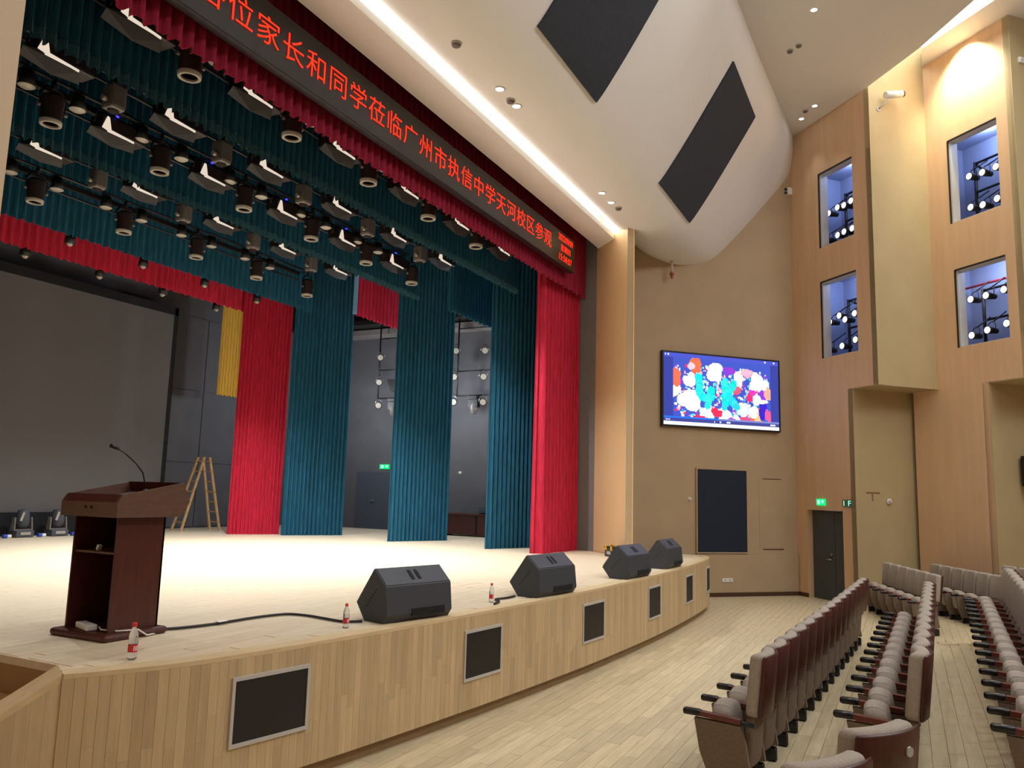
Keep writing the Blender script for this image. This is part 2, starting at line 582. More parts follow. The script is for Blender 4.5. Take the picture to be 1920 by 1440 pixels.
# floor grilles of the stage front (loudspeaker / air panels with pale frames)
def proj_t(x):
    best = min(range(NS), key=lambda i: abs(TOP[i].x - x))
    return best / (NS - 1)
gr_x = [(4.72, 5.38), (7.53, 8.18), (10.22, 10.88), (12.75, 13.34), (15.02, 15.55), (17.05, 17.6)]
gr_l = ['largest dark grille in stage front, nearest the podium', 'second dark grille in the stage front, under the first speaker wedge', 'third dark grille in the stage front, below the second speaker wedge',
        'fourth dark grille of the stage front, before the third wedge', 'fifth dark grille of the stage front, before the farthest wedge', 'last narrow dark grille at the far curved end of stage front']
for (xa, xb), lb in zip(gr_x, gr_l):
    t0, t1 = proj_t(xa), proj_t(xb)
    z0, z1 = 0.445, 0.905
    root = thing('stage_grille', lb, 'grille', front_pt((t0 + t1) / 2, (z0 + z1) / 2, 0.0), group='grilles along the stage front')
    o0 = Vector(root.location)
    def quadbox(mb, ta, tb, za, zb, oa, ob):
        n = max(1, int((tb - ta) / 0.01))
        for k in range(n):
            u0, u1 = ta + (tb - ta) * k / n, ta + (tb - ta) * (k + 1) / n
            v = [mb.bm.verts.new(front_pt(t, z, o_) - o0) for t, z, o_ in ((u0, za, ob), (u1, za, ob), (u1, zb, ob), (u0, zb, ob), (u0, za, oa), (u1, za, oa), (u1, zb, oa), (u0, zb, oa))]
            mb.bm.faces.new(v[:4])
            for a in range(4):
                mb.bm.faces.new((v[a], v[(a + 1) % 4], v[(a + 1) % 4 + 4], v[a + 4]))
    m1 = MB()
    quadbox(m1, t0, t1, z0, z1, 0.0, 0.022)
    m1.build('grille_cloth', M_black, root)
    m1 = MB()
    dt = (t1 - t0) * 0.035
    quadbox(m1, t0 - dt, t0, z0 - 0.03, z1 + 0.03, 0.0, 0.03)
    quadbox(m1, t1, t1 + dt, z0 - 0.03, z1 + 0.03, 0.0, 0.03)
    quadbox(m1, t0, t1, z1, z1 + 0.03, 0.0, 0.03)
    quadbox(m1, t0, t1, z0 - 0.03, z0, 0.0, 0.03)
    m1.build('grille_frame', M_frame, root)

# ---- stage stairs on the viewer's side, with a sloping side rail
mb = MB()
for k, (x0, x1, z) in enumerate(((3.52, 3.80, 0.83), (3.24, 3.52, 0.55), (2.96, 3.24, 0.28))):
    mb.box(((x0 + x1) / 2, 6.02, z / 2), (x1 - x0, 1.1, z))
mb.box((3.86, 6.0, 0.52), (0.12, 1.1, 1.04))
st = struct(mb.build('stage_stairs', M_step))
mb = MB()
mb.prism([(3.63, 5.13, S), (3.80, 5.43, S), (2.70, 5.95, 0.36), (2.57, 5.66, 0.36)], (0, 0, -0.05))
struct(mb.build('trim_1', M_stripend))
# bamboo side of the stairs, below the sloping rail
a_, b_ = Vector((3.63, 5.13)), Vector((2.57, 5.66))
tn = (b_ - a_).normalized()
nn_ = Vector((-tn.y, tn.x)) * -0.02
for k in range(14):
    p, q = a_.lerp(b_, k / 14), a_.lerp(b_, (k + 1) / 14 - 0.001)
    zp, zq = 1.05 - 0.74 * k / 14, 1.05 - 0.74 * (k + 1) / 14
    m1 = MB()
    m1.prism([(p.x, p.y, 0.0), (q.x, q.y, 0.0), (q.x, q.y, zq), (p.x, p.y, zp)], (-0.012, 0.03, 0))
    m1.build('strip', M_strip, front)

# ---- proscenium: columns, soffit, cove
mb = MB()
A, B = Vector((17.5, 6.52, 0)), Vector((16.27, 5.20, 0))
wallbox(mb, A, B, 0, 9.2, (0.82, -0.57, 0), 0.02)
struct(mb.build('wall_proscenium_right', M_column))
mb = MB()
mb.box((17.66, 6.83, 5.0), (0.32, 0.62, 10.0))
struct(mb.build('wall_reveal_right', M_revealgrey))
mb = MB()
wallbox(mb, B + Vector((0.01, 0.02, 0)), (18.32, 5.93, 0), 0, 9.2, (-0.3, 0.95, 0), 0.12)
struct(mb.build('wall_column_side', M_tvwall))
mb = MB()
mb.prism([(2.95, 5.25, 0), (3.66, 6.52, 0), (3.66, 7.1, 0), (0.5, 7.1, 0), (-5.5, 3.0, 0), (-5.5, 2.0, 0), (1.0, 3.6, 0)], (0, 0, 9.5))
struct(mb.build('wall_proscenium_left', mat('beige pillar paint', (206, 184, 156), 0.7, var=0.04, scale=1)))
# soffit and header above the opening
mb = MB()
mb.box((10.3, 6.17, 8.36), (15.6, 0.58, 0.12))
struct(mb.build('ceiling_soffit', M_ceil))
mb = MB()
mb.box((10.3, 6.44, 9.8), (16.4, 0.06, 3.0))
mb.box((10.3, 5.9, 9.32), (16.4, 1.1, 0.06))
struct(mb.build('wall_header', M_ceil))
mb = MB()
mb.box((9.95, 6.36, 8.85), (14.4, 0.05, 0.82))
mb.box((9.95, 6.15, 9.26), (14.4, 0.40, 0.04))
cove = thing('cove_light', 'long white light cove running above the stage opening', 'light', (0, 0, 0))
mb.build('light_tube', E_cove, cove)
mb = MB()
mb.box((9.95, 6.40, 8.85), (14.5, 0.03, 0.9))
mb.build('tray', M_white, cove)

# ---- curved ceiling over the front of the house
prof = [(5.92, 8.63), (5.66, 8.44), (5.34, 8.30), (5.01, 8.24), (4.57, 8.34), (4.23, 8.59), (3.89, 9.05), (3.54, 9.58), (3.05, 10.36), (2.74, 10.87), (2.55, 11.26), (2.46, 11.64), (2.42, 11.88), (2.41, 12.24)]
PR = [Vector((0, p.x, p.y)) for p in spline(prof, 70)]
def dyx(x, z):
    t = (x - 11.8) / 9.7
    return 0.28 * (1 - min(1, t * t)) * sm(10.9, 12.2, z)
def xend(y):
    return 18.39 + (5.88 - y) + 0.10     # follows the screen wall
mb = MB()
rows = []
for p in PR:
    xe = xend(p.y)
    rows.append([(x0, p.y + dyx(x0, p.z), p.z) for x0 in [(-6 + (xe + 6) * k / 30) for k in range(31)]])
mb.grid(rows)
mb.grid([[(r[0], r[1], r[2]) for r in rows[0]], [(r[0], r[1] , r[2] + 0.16) for r in rows[0]], [(r[0], r[1] - 0.5, r[2] + 0.7) for r in rows[0]]], smooth=False)
struct(mb.build('ceiling_front', M_ceil))
def ceil_pt(x, y, off=0.0):
    """point on the curved ceiling at x and profile y"""
    ps = sorted([(p.y, p.z) for p in PR])
    z = interp(y, [a for a, b in ps], [b for a, b in ps])
    z2 = interp(y + 0.02, [a for a, b in ps], [b for a, b in ps])
    nrm = Vector((0, -(z2 - z) / 0.02, 1)).normalized()
    if nrm.z > 0:
        nrm = -nrm
    return Vector((x, y + dyx(x, z), z)) + nrm * off
# black absorber panels let into the curve
for (xa, xb), lb in zip(((14.76, 17.25), (8.9, 11.15)), ('smaller slanted black panel on the curved ceiling, nearer the side wall', 'larger black ceiling panel cut by the top of the view')):
    root = thing('ceiling_panel', lb, 'panel', ceil_pt((xa + xb) / 2, 3.5, 0), group='black panels on the curved ceiling')
    o0 = Vector(root.location)
    yy = [2.74 + (4.22 - 2.74) * k / 16 for k in range(17)]
    mb = MB()
    f = [[ceil_pt(x, y - 0 * 0, 0.035) - o0 for x in (xa, xb)] for y in yy]
    b = [[ceil_pt(x, y, -0.01) - o0 for x in (xa, xb)] for y in yy]
    # undo the fan shift so that the sides stay straight
    mb.grid(f)
    mb.grid([[r[0] for r in f], [r[0] for r in b]], smooth=False)
    mb.grid([[r[1] for r in f], [r[1] for r in b]], smooth=False)
    mb.grid([f[0], b[0]], smooth=False)
    mb.grid([f[-1], b[-1]], smooth=False)
    mb.build('absorber_face', M_charcoal, root)

# ---- second ceiling and the slab behind it
ZC = 12.25
rear = [(21.62, 2.42), (19.55, 0.47), (18.24, -0.59), (16.81, -1.53), (14.0, -2.6), (11.8, -2.9), (8.0, -2.5), (4.0, -1.0), (0, 1.4), (-6, 2.4)]
fr = [(-6, 2.41)] + [(x0, 2.43 + dyx(x0, 12.2)) for x0 in (0, 4, 8, 11.8, 14, 16, 18, 20)]
mb = MB()
mb.prism([(x, y, ZC - 0.02) for x, y in fr + rear], (0, 0, 0.14))
struct(mb.build('ceiling_middle', M_ceil))
mb = MB()
s0 = [Q + E1 * (-0.15) + Vector((0, 0, 0)), Q + E1 * 6.0]
a0, b0 = Vector((19.9, -0.79, 0)), Vector((18.53, -2.08, 0))
dd = (b0 - a0).normalized()
pts = [a0 - dd * 0.12, b0 + dd * 1.4, (15.5, -4.2, 0), (11.5, -5.2, 0), (4, -4.5, 0), (-6, -1.5, 0), (-6, -13, 0), (30, -13, 0), (30, -4, 0), Q + OUT1 * 0.5 + E1 * 0, Q]
mb.prism([(Vector(p).x, Vector(p).y, 13.15) for p in pts], (0, 0, 0.35))
struct(mb.build('ceiling_rear', M_ceil))
cove2 = thing('cove_light', 'light cove in the gap between the ceilings by the side wall', 'light', (0, 0, 0))
mb = MB()
a1, b1 = Vector((21.4, -0.1, 13.9)), Vector((15.6, -4.2, 13.9))
mb.prism([(20.9, -0.75, 13.95), (14.0, -6.2, 13.95), (12.5, -4.5, 13.95), (19.6, 1.0, 13.95)], (0, 0, 0.05))
mb.build('light_tube', E_cove, cove2)

# ---- screen wall and the side walls in saw-tooth plan
KB = K
mb = MB()
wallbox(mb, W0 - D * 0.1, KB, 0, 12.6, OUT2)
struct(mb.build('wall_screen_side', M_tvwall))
mb = MB()
wallbox(mb, W0 + D * 0.35, K - D * 0.02, 0.0, 1.02, -OUT2, 0.05)
struct(mb.build('trim_2', M_tvwall), 'low tan dado ledge below the screen')
mb = MB()
wallbox(mb, W0 + D * 0.35, K - D * 0.02, 0.0, 0.10, -OUT2, 0.065)
struct(mb.build('baseboard_right', M_base))

def seg_wall(name, base, holes, s_up, s_lo0, s_lo1, m):
    """side wall segment: upper part base..s_up above z=5.06, lower part s_lo0..s_lo1, with rectangular openings (s0,s1,z0,z1)"""
    mb = MB()
    def strip(s0, s1, z0, z1):
        if s1 - s0 > 1e-3 and z1 - z0 > 1e-3:
            wallbox(mb, base + E1 * s0, base + E1 * s1, z0, z1, OUT1, 0.16)
    up = [h for h in holes if h[2] > 5]
    lo = [h for h in holes if h[2] < 5]
    z = 5.06
    for h in sorted(up, key=lambda h: h[2]):
        strip(0, s_up, z, h[2])
        strip(0, h[0], h[2], h[3])
        strip(h[1], s_up, h[2], h[3])
        z = h[3]
    strip(0, s_up, z, 13.4)
    if lo:
        h = lo[0]
        strip(s_lo0, h[0], 0, h[3])
        strip(h[1], s_lo1, 0, h[3])
        strip(s_lo0, s_lo1, h[3], 5.06)
    else:
        strip(s_lo0, s_lo1, 0, 5.06)
    return struct(mb.build(name, m))
W = [(K, 1.13, 2.32, 8.79, 10.76, 'window_1'), (K, 1.12, 2.34, 5.93, 7.89, 'window_2'), (Q, 0.62, 1.91, 8.90, 10.93, 'window_3'), (Q, 0.65, 1.94, 5.95, 7.77, 'window_4')]
DOOR = (0.40, 1.66, 0.0, 2.16)
seg_wall('wall_side_front', K, [w[1:5] for w in W[:2]] + [DOOR], 2.92, 0.0, 2.10, M_side)
seg_wall('wall_side_rear', Q, [w[1:5] for w in W[2:]], 2.33, -0.70, 1.36, M_side)
mb = MB()
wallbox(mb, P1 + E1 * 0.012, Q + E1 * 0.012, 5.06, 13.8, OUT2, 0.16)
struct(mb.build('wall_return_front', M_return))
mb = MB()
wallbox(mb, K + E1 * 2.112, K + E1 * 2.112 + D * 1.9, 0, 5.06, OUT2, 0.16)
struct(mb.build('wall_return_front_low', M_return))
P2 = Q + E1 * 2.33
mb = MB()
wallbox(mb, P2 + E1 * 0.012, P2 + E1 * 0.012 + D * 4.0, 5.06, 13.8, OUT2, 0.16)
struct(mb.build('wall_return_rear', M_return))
mb = MB()
wallbox(mb, Q + E1 * 1.372, Q + E1 * 1.372 + D * 5.0, 0, 5.06, OUT2, 0.16)
struct(mb.build('wall_return_rear_low', M_return))
# soffits under the projecting upper parts
mb = MB()
a, b = K + E1 * 2.06, P1
c_ = Q + E1 * 0.05
d_ = K + E1 * 2.06 + D * 1.75
mb.prism([(p.x, p.y, 5.05) for p in (a, b, c_, d_)], (0, 0, 0.02))
a, b = Q + E1 * 1.30, P2
mb.prism([(p.x, p.y, 5.05) for p in (a, b, b + D * 3.5, a + D * 3.5)], (0, 0, 0.02))
struct(mb.build('ceiling_overhang', M_return))
mb = MB()
wallbox(mb, K, K + E1 * DOOR[0], 0, 0.10, -OUT1, 0.015)
wallbox(mb, K + E1 * DOOR[1], K + E1 * 2.10, 0, 0.10, -OUT1, 0.015)
struct(mb.build('baseboard_side', M_base))

# windows: lit lighting booths
def wl(base, s, z, back=0.0):
    p = base + E1 * s + OUT1 * back
    return Vector((p.x, p.y, z))
rack_lab = ['upper window nearer the screen', 'lower window nearer the screen', 'upper window farther along the side wall', 'lower window farther along the side wall']
LENS = [[(1.01, 9.82), (1.33, 9.87), (1.56, 9.85), (1.81, 9.88), (0.9, 9.14), (1.31, 9.14), (1.54, 9.16), (1.82, 9.16)],
        [(0.94, 6.94), (1.28, 7.04), (1.48, 6.90), (1.81, 6.99), (0.81, 6.24), (1.35, 6.25), (1.81, 6.33)],
        [(0.81, 10.06), (1.16, 10.02), (1.51, 10.02), (0.81, 9.3), (1.13, 9.25), (1.5, 9.27)],
        [(0.68, 7.12), (1.08, 7.12), (1.53, 7.15), (0.66, 6.27), (1.07, 6.32), (1.55, 6.38)]]
spot0 = None
nwin = 0
for wi, (base, s0, s1, z0, z1, nm) in enumerate(W):
    o0 = wl(base, (s0 + s1) / 2, (z0 + z1) / 2)
    mb = MB()
    bw = 1.5
    def slab_(a, b, za, zb, back0, back1):
        mb.prism([wl(base, a, za, back0) , wl(base, b, za, back0), wl(base, b, za, back1), wl(base, a, za, back1)], (0, 0, zb - za))
    slab_(s0 - 0.9, s1 + 0.35, z0 - 0.4, z1 + 0.45, bw, bw + 0.05)
    slab_(s0 - 0.95, s0 - 0.9, z0 - 0.4, z1 + 0.45, 0.17, bw)
    slab_(s1 + 0.35, s1 + 0.4, z0 - 0.4, z1 + 0.45, 0.17, bw)
    slab_(s0 - 0.9, s1 + 0.35, z1 + 0.40, z1 + 0.45, 0.17, bw)
    slab_(s0 - 0.9, s1 + 0.35, z0 - 0.45, z0 - 0.40, 0.17, bw)
    win = struct(mb.build(nm, M_booth))
    mb = MB()
    t = 0.05
    mb.prism([wl(base, s0, z0, 0.02), wl(base, s0 + t, z0, 0.02), wl(base, s0 + t, z0, 0.24), wl(base, s0, z0, 0.24)], (0, 0, z1 - z0))
    mb.prism([wl(base, s1 - 0.015, z0, 0.02), wl(base, s1, z0, 0.02), wl(base, s1, z0, 0.24), wl(base, s1 - 0.015, z0, 0.24)], (0, 0, z1 - z0))
    mb.prism([wl(base, s0, z1 - 0.03, 0.02), wl(base, s1, z1 - 0.03, 0.02), wl(base, s1, z1 - 0.03, 0.24), wl(base, s0, z1 - 0.03, 0.24)], (0, 0, 0.03))
    mb.prism([wl(base, s0, z0, 0.02), wl(base, s1, z0, 0.02), wl(base, s1, z0, 0.24), wl(base, s0, z0, 0.24)], (0, 0, 0.02))
    mb.build('window_frame', M_frame, win)
    mb = MB()
    mb.prism([wl(base, s0 - 0.012, z0, -0.012), wl(base, s0 + 0.012, z0, -0.012), wl(base, s0 + 0.012, z0, 0.02), wl(base, s0 - 0.012, z0, 0.02)], (0, 0, z1 - z0))
    mb.prism([wl(base, s0, z1 - 0.015, -0.012), wl(base, s1, z1 - 0.015, -0.012), wl(base, s1, z1 - 0.015, 0.02), wl(base, s0, z1 - 0.015, 0.02)], (0, 0, 0.03))
    mb.build('window_edge', M_black, win)
    lp = wl(base, s0 + 0.3, z1 + 0.2, 0.9)
    lamp('POINT', 'booth_light', lp, 30, (0.50, 0.64, 1.0), size=0.15)
    # the steel pipe rack inside
    root = thing('pipe_rack', 'black pipe rack holding lamps inside the ' + rack_lab[wi], 'rack', o0, group='racks in the lighting windows')
    mb = MB()
    rb = 1.0
    sp = s0 - 0.17 if wi < 2 else s0 - 0.14
    def L(s, z, b): return wl(base, s, z, b) - o0
    mb.cyl(L(sp + 0.0, z0 - 0.38, rb), L(sp, z1 - 0.30, rb), 0.038, n=8)
    mb.build('post', M_black, root)
    mb = MB()
    mb.cyl(L(s1 + 0.3, z0 - 0.38, rb), L(s1 + 0.3, z1 - 0.30, rb), 0.038, n=8)
    mb.build('post', M_black, root)
    mb = MB()
    for zz in (z1 - 0.34, z1 - 1.06):
        mb.cyl(L(sp, zz, rb), L(s1 + 0.34, zz, rb), 0.03, n=8)
        mb.build('rail', M_black, root)
        mb = MB()
    mb.cyl(L(sp, z1 - 0.32, rb), L(sp - 0.25, z1 - 0.32, rb + 0.6), 0.03, n=8)
    mb.build('rail', M_black, root)
    mb = MB()
    mb.tube([L(sp, z1 - 1.4, rb), L(sp - 0.15, z1 - 1.47, rb + 0.2), L(sp - 0.35, z1 - 1.42, rb + 0.4)], 0.015, 6)
    mb.build('cable', M_black, root)
    if wi == 3:
        mb = MB()
        mb.prism([wl(base, s0 + 0.35, z0 - 0.35, bw - 0.25), wl(base, s0 + 1.5, z0 - 0.35, bw - 0.25), wl(base, s0 + 1.5, z0 - 0.35, bw - 0.02), wl(base, s0 + 0.35, z0 - 0.35, bw - 0.02)], (0, 0, 2.4))
        mb.build('pier', M_boothdark, win)
        mb = MB()
        mb.cyl(wl(base, s0 - 0.8, z1 - 0.12, bw - 0.3), wl(base, s1 + 0.3, z1 - 0.12, bw - 0.3), 0.03, n=8)
        mb.build('red_pipe', M_boothred, win)
        mb = MB()
        mb.prism([wl(base, s0 - 0.5, z1 + 0.36, 0.6), wl(base, s0 + 0.1, z1 + 0.36, 0.6), wl(base, s0 + 0.1, z1 + 0.36, 0.9), wl(base, s0 - 0.5, z1 + 0.36, 0.9)], (0, 0, 0.03))
        mb.build('booth_lamp', E_white, win)
    # the spotlights hung on the rack
    for li, (s, z) in enumerate(LENS[wi]):
        lab = 'lit spotlight, %s on the %s rail, %s' % (ORD[li if li < (4 if wi < 2 else 3) else li - (4 if wi < 2 else 3)], 'upper' if li < (4 if wi < 2 else 3) else 'lower', rack_lab[wi])
        loc = wl(base, s, z, 0.40)
        ang = math.radians(45)      # local +y looks out of the window
        if spot0 is None:
            UNIT = 0.82
            spot0 = thing('spotlight', lab, 'spotlight', loc, ang, 'spotlights in the lighting windows')
            m1 = MB()
            m1.cyl((0, -0.34, 0), (0, -0.02, 0), 0.075, 0.105, n=14)
            m1.cyl((0, -0.02, 0), (0, 0.0, 0), 0.115, 0.115, n=14)
            m1.build('housing', M_black, spot0)
            m1 = MB()
            m1.lathe([(0.001, 0.03), (0.05, 0.025), (0.085, 0.012), (0.095, 0.0)], n=14, cap=False)
            for v in m1.bm.verts:
                v.co = Vector((v.co.x, v.co.z + 0.002, v.co.y))
            m1.build('lens', E_lens, spot0)
            m1 = MB()
            m1.tube([(-0.13, -0.14, 0.0), (-0.13, -0.16, 0.12), (-0.08, -0.2, 0.23), (0.0, -0.22, 0.26), (0.08, -0.2, 0.23), (0.13, -0.16, 0.12), (0.13, -0.14, 0.0)], 0.012, 6)
            m1.cyl((0, -0.22, 0.25), (0, -0.74, 0.60), 0.02, n=6)
            m1.build('yoke', M_black, spot0)
            UNIT = 1.0
        else:
            dup(spot0, loc, ang, lab, 'spotlights in the lighting windows')

# ---- door in the side wall
mb = MB()
def DP(s, z, b): return wl(K, s, z, b)
mb.prism([DP(DOOR[0] + 0.26, 0.0, 0.16), DP(DOOR[1], 0.0, 0.16), DP(DOOR[1], 0.0, 0.21), DP(DOOR[0] + 0.26, 0.0, 0.21)], (0, 0, 2.14))
mb.prism([DP(DOOR[0] - 0.2, 0.0, 0.16), DP(DOOR[0] + 0.26, 0.0, 0.16), DP(DOOR[0] + 0.26, 0.0, 0.3), DP(DOOR[0] - 0.2, 0.0, 0.3)], (0, 0, 2.16))
door = struct(mb.build('door_1', [M_door]))
mb = MB()
mb.prism([DP(DOOR[0] + 0.27, 0.0, 0.145), DP(1.20, 0.0, 0.145), DP(1.20, 0.0, 0.16), DP(DOOR[0] + 0.27, 0.0, 0.16)], (0, 0, 2.12))
mb.build('door_leaf', M_door, door)
mb = MB()
mb.prism([DP(1.215, 0.0, 0.145), DP(DOOR[1] - 0.02, 0.0, 0.145), DP(DOOR[1] - 0.02, 0.0, 0.16), DP(1.215, 0.0, 0.16)], (0, 0, 2.12))
mb.build('door_leaf', M_door, door)
mb = MB()
mb.cyl(DP(1.10, 0.98, 0.14), DP(1.10, 0.98, 0.08), 0.018, n=8)
mb.cyl(DP(1.11, 0.98, 0.085), DP(0.94, 0.98, 0.085), 0.016, n=8)
mb.cyl(DP(1.10, 1.10, 0.14), DP(1.10, 1.10, 0.12), 0.025, n=10)
mb.build('door_handle', M_chrome, door)

# ---- remaining shell: back and far side of the hall, stage house
mb = MB()
mb.box((12, -13.2, 7), (44, 0.3, 14))
struct(mb.build('wall_rear', M_side))
mb = MB()
mb.box((-6.2, -3, 7), (0.3, 21, 14))
struct(mb.build('wall_left', M_side))
mb = MB()
mb.box((11.1, 18.95, 6.4), (22.4, 0.25, 12.8))
sb = struct(mb.build('wall_stage_back', M_stagewall))
mb = MB()
for k, x in enumerate((15.6, 17.6)):
    for z0, z1 in ((1.15, 2.98), (3.01, 5.1), (5.13, 7.3)):
        mb.box((x + 0.35, 18.815, (z0 + z1) / 2), (1.97, 0.03, z1 - z0))
mb.build('wall_panel_field', M_stagewall, sb)
mb = MB()
mb.box((21.37, 12.9, 6.4), (0.25, 12.4, 12.8))
sr = struct(mb.build('wall_stage_right', M_stagewall))
mb = MB()
mb.box((0.8, 12.9, 6.4), (0.25, 12.4, 12.8))
struct(mb.build('wall_stage_left', M_stagewall))
mb = MB()
mb.box((11.1, 12.9, 11.5), (21.2, 12.7, 0.2))
struct(mb.build('ceiling_stage', M_dark))
mb = MB()
mb.box((19.5, 6.95, 6.4), (3.6, 0.25, 12.8))
struct(mb.build('wall_stage_front_right', M_stagewall))

# ------------------------------------------------------------------ curtains
def drape(root, name, m, a, b, z0, z1, folds, amp, off, fringe=None, wob=0.0, thick=0.02):
    """pleated cloth between plan points a, b; drawn as a closed sheet"""
    a, b = Vector(a), Vector(b)
    n = folds * 6
    t = (b - a).normalized()
    nr = Vector((-t.y, t.x))
    ph = [random.uniform(-0.5, 0.5) for _ in range(folds + 2)]
    cols = []
    for i in range(n + 1):
        u = i / n
        k = u * folds
        q = ph[int(k)] * (1 - (k % 1)) + ph[int(k) + 1] * (k % 1)
        w = math.sin(2 * PI * k + q) * amp * (1 + 0.4 * q)
        cols.append((a.lerp(b, u), w))
    zs = [z0 + (z1 - z0) * j / 6 for j in range(7)]
    mb = MB()
    F, Bk = [], []
    for z in zs:
        s = 1.0 + wob * (1 - (z - z0) / (z1 - z0))
        zz = lambda i: z + (0.02 * math.sin(i * 1.7) if z == z0 and z0 > 2 else 0)
        F.append([(p.x + nr.x * w * s - off.x, p.y + nr.y * w * s - off.y, zz(i) - off.z) for i, (p, w) in enumerate(cols)])
        Bk.append([(p.x + nr.x * (w * s + thick) - off.x, p.y + nr.y * (w * s + thick) - off.y, zz(i) - off.z) for i, (p, w) in enumerate(cols)])
    mb.grid(F)
    mb.grid(Bk)
    mb.grid([[r[0] for r in F], [r[0] for r in Bk]], smooth=False)
    mb.grid([[r[-1] for r in F], [r[-1] for r in Bk]], smooth=False)
    mb.grid([F[0], Bk[0]], smooth=False)
    o = mb.build(name, m, root)
    if fringe:
        mb = MB()
        Z0 = [(x, y - 0.012, z + 0.07) for x, y, z in F[0]]
        Z1 = [(x, y - 0.014, z - 0.05 - 0.015 * (i % 3)) for i, (x, y, z) in enumerate(F[0])]
        mb.grid([Z0, Z1], smooth=False)
        mb.grid([[(x, y + 0.02, z) for x, y, z in Z0], [(x, y + 0.02, z) for x, y, z in Z1]], smooth=False)
        mb.build('hem_fringe', fringe, root)
    return o

def curtain(name, label, m, a, b, z0, z1, folds, amp, pipe=True, group=None, fringe=None, wob=0.0):
    c = Vector(((a[0] + b[0]) / 2, (a[1] + b[1]) / 2, z0))
    root = thing(name, label, 'curtain', c, group=group)
    drape(root, 'drape', m, a, b, z0, z1, folds, amp, c, fringe, wob)
    if pipe:
        mb = MB()
        mb.cyl((a[0] - c.x, a[1] - c.y, z1 - z0), (b[0] - c.x, b[1] - c.y, z1 - z0), 0.03, n=8)
        mb.build('curtain_pipe', M_black, root)
    return root

curtain('stage_valance', 'wine red gathered valance hanging above the stage opening behind the sign', M_wine, (3.451, 6.832), (17.479, 6.832), 7.085, 8.772, 90, 0.05)
curtain('stage_curtain', 'crimson velvet curtain gathered beside the orange column', M_red, (15.709, 7.168), (17.479, 7.009), S, 7.71, 11, 0.09, wob=0.5)
curtain('border_curtain', 'first teal border curtain behind the red valance', M_teal, (2.212, 8.142), (16.461, 8.142), 7.13, 10.454, 110, 0.05, fringe=M_tealfringe, group='teal borders above the stage')
curtain('border_curtain', 'second teal border curtain, behind the first row of lamps', M_teal, (2.212, 11.062), (16.638, 11.062), 7.27, 10.454, 100, 0.05, fringe=M_tealfringe, group='teal borders above the stage')
curtain('border_curtain', 'third and deepest teal border curtain above the red one', M_teal, (2.212, 14.337), (16.372, 14.337), 7.099, 10.454, 90, 0.05, group='teal borders above the stage')
curtain('border_curtain', 'long crimson border curtain above the grey projection screen', M_red, (2.212, 16.107), (16.107, 16.107), 7.108, 10.454, 80, 0.05)
curtain('leg_curtain', 'teal leg curtain nearest the crimson stage curtain', M_teal, (16.125, 8.602), (17.877, 7.921), S, 10.454, 14, 0.05, wob=0.3, group='teal leg curtains')
curtain('leg_curtain', 'middle teal leg curtain between the two grey wing openings', M_teal, (16.479, 11.549), (18.054, 10.797), S, 10.454, 15, 0.05, wob=0.3, group='teal leg curtains')
curtain('leg_curtain', 'teal leg curtain standing next to the crimson leg', M_teal, (16.302, 14.824), (17.656, 13.894), S, 10.454, 15, 0.045, wob=0.3, group='teal leg curtains')
curtain('leg_curtain', 'crimson leg curtain in front of the grey back wall', M_red, (15.532, 15.974), (16.594, 15.178), S, 10.454, 14, 0.04, wob=0.3)
curtain('side_curtain', 'short mustard yellow curtain hanging behind the crimson leg', M_yellow, (16.24, 17.479), (17.39, 17.346), 4.922, 11.39, 12, 0.04)
r_ = curtain('border_piece', 'short crimson border with pale blue lining between two teal legs', M_red, (16.948, 13.275), (19.647, 13.275), 7.073, 11.39, 16, 0.04)
m1 = MB()
m1.box((16.93 - r_.location.x, 13.3, 8.54 - r_.location.z), (0.03, 0.12, 2.9))
for v in m1.bm.verts: v.co.y -= r_.location.y
m1.build('lining', M_lining, r_)
curtain('border_piece', 'short teal border hanging low beside the nearest teal leg', M_teal, (16.302, 9.912), (18.496, 9.912), 6.79, 11.39, 14, 0.04)

# ------------------------------------------------------------------ LED sign
UNIT = 0.885
led = thing('led_sign', 'long black LED board with red Chinese characters over the stage', 'sign', (10.0, 6.549, 7.338))
m1 = MB()
m1.box((0, 0.09, 0.42), (13.86, 0.16, 0.84), bevel=0.01, seg=1)
m1.build('board', mat('black led board', (20, 20, 23), 0.35, var=0.1, scale=40), led)
def glyph(txt, cx, cz, w, h, parent, m, y=-0.005, depth=0.004, name='character', bold=-0.004):
    c = bpy.data.curves.new(name, 'FONT')
    c.body = txt
    c.size = 1.0
    c.extrude = 0.0
    c.offset = bold
    tmp = bpy.data.objects.new(name, c)
    COL.objects.link(tmp)
    bpy.context.view_layer.update()
    me = bpy.data.meshes.new_from_object(tmp.evaluated_get(bpy.context.evaluated_depsgraph_get()))
    bpy.data.objects.remove(tmp)
    xs_ = [v.co.x for v in me.vertices]
    ys_ = [v.co.y for v in me.vertices]
    if not xs_:
        return None
    mx, my = (min(xs_) + max(xs_)) / 2, (min(ys_) + max(ys_)) / 2
    wx, wy = max(xs_) - min(xs_), max(ys_) - min(ys_)
    if len(txt) == 1:
        sx, sy = w / 0.93, h / 0.93
        mx, my = (0.5 if ord(txt) > 255 else mx), (0.38 if ord(txt) > 255 else my)
    else:
        sx, sy = w / wx, h / wy
    for v in me.vertices:
        v.co = Vector(((v.co.x - mx) * sx + cx, y, (v.co.y - my) * sy + cz))
    me.materials.clear()
    me.materials.append(m)
    o = bpy.data.objects.new(name, me)
    COL.objects.link(o)
    o.parent = parent
    return o
txt = '欢迎各位家长和同学莅临广州市执信中学天河校区参观'
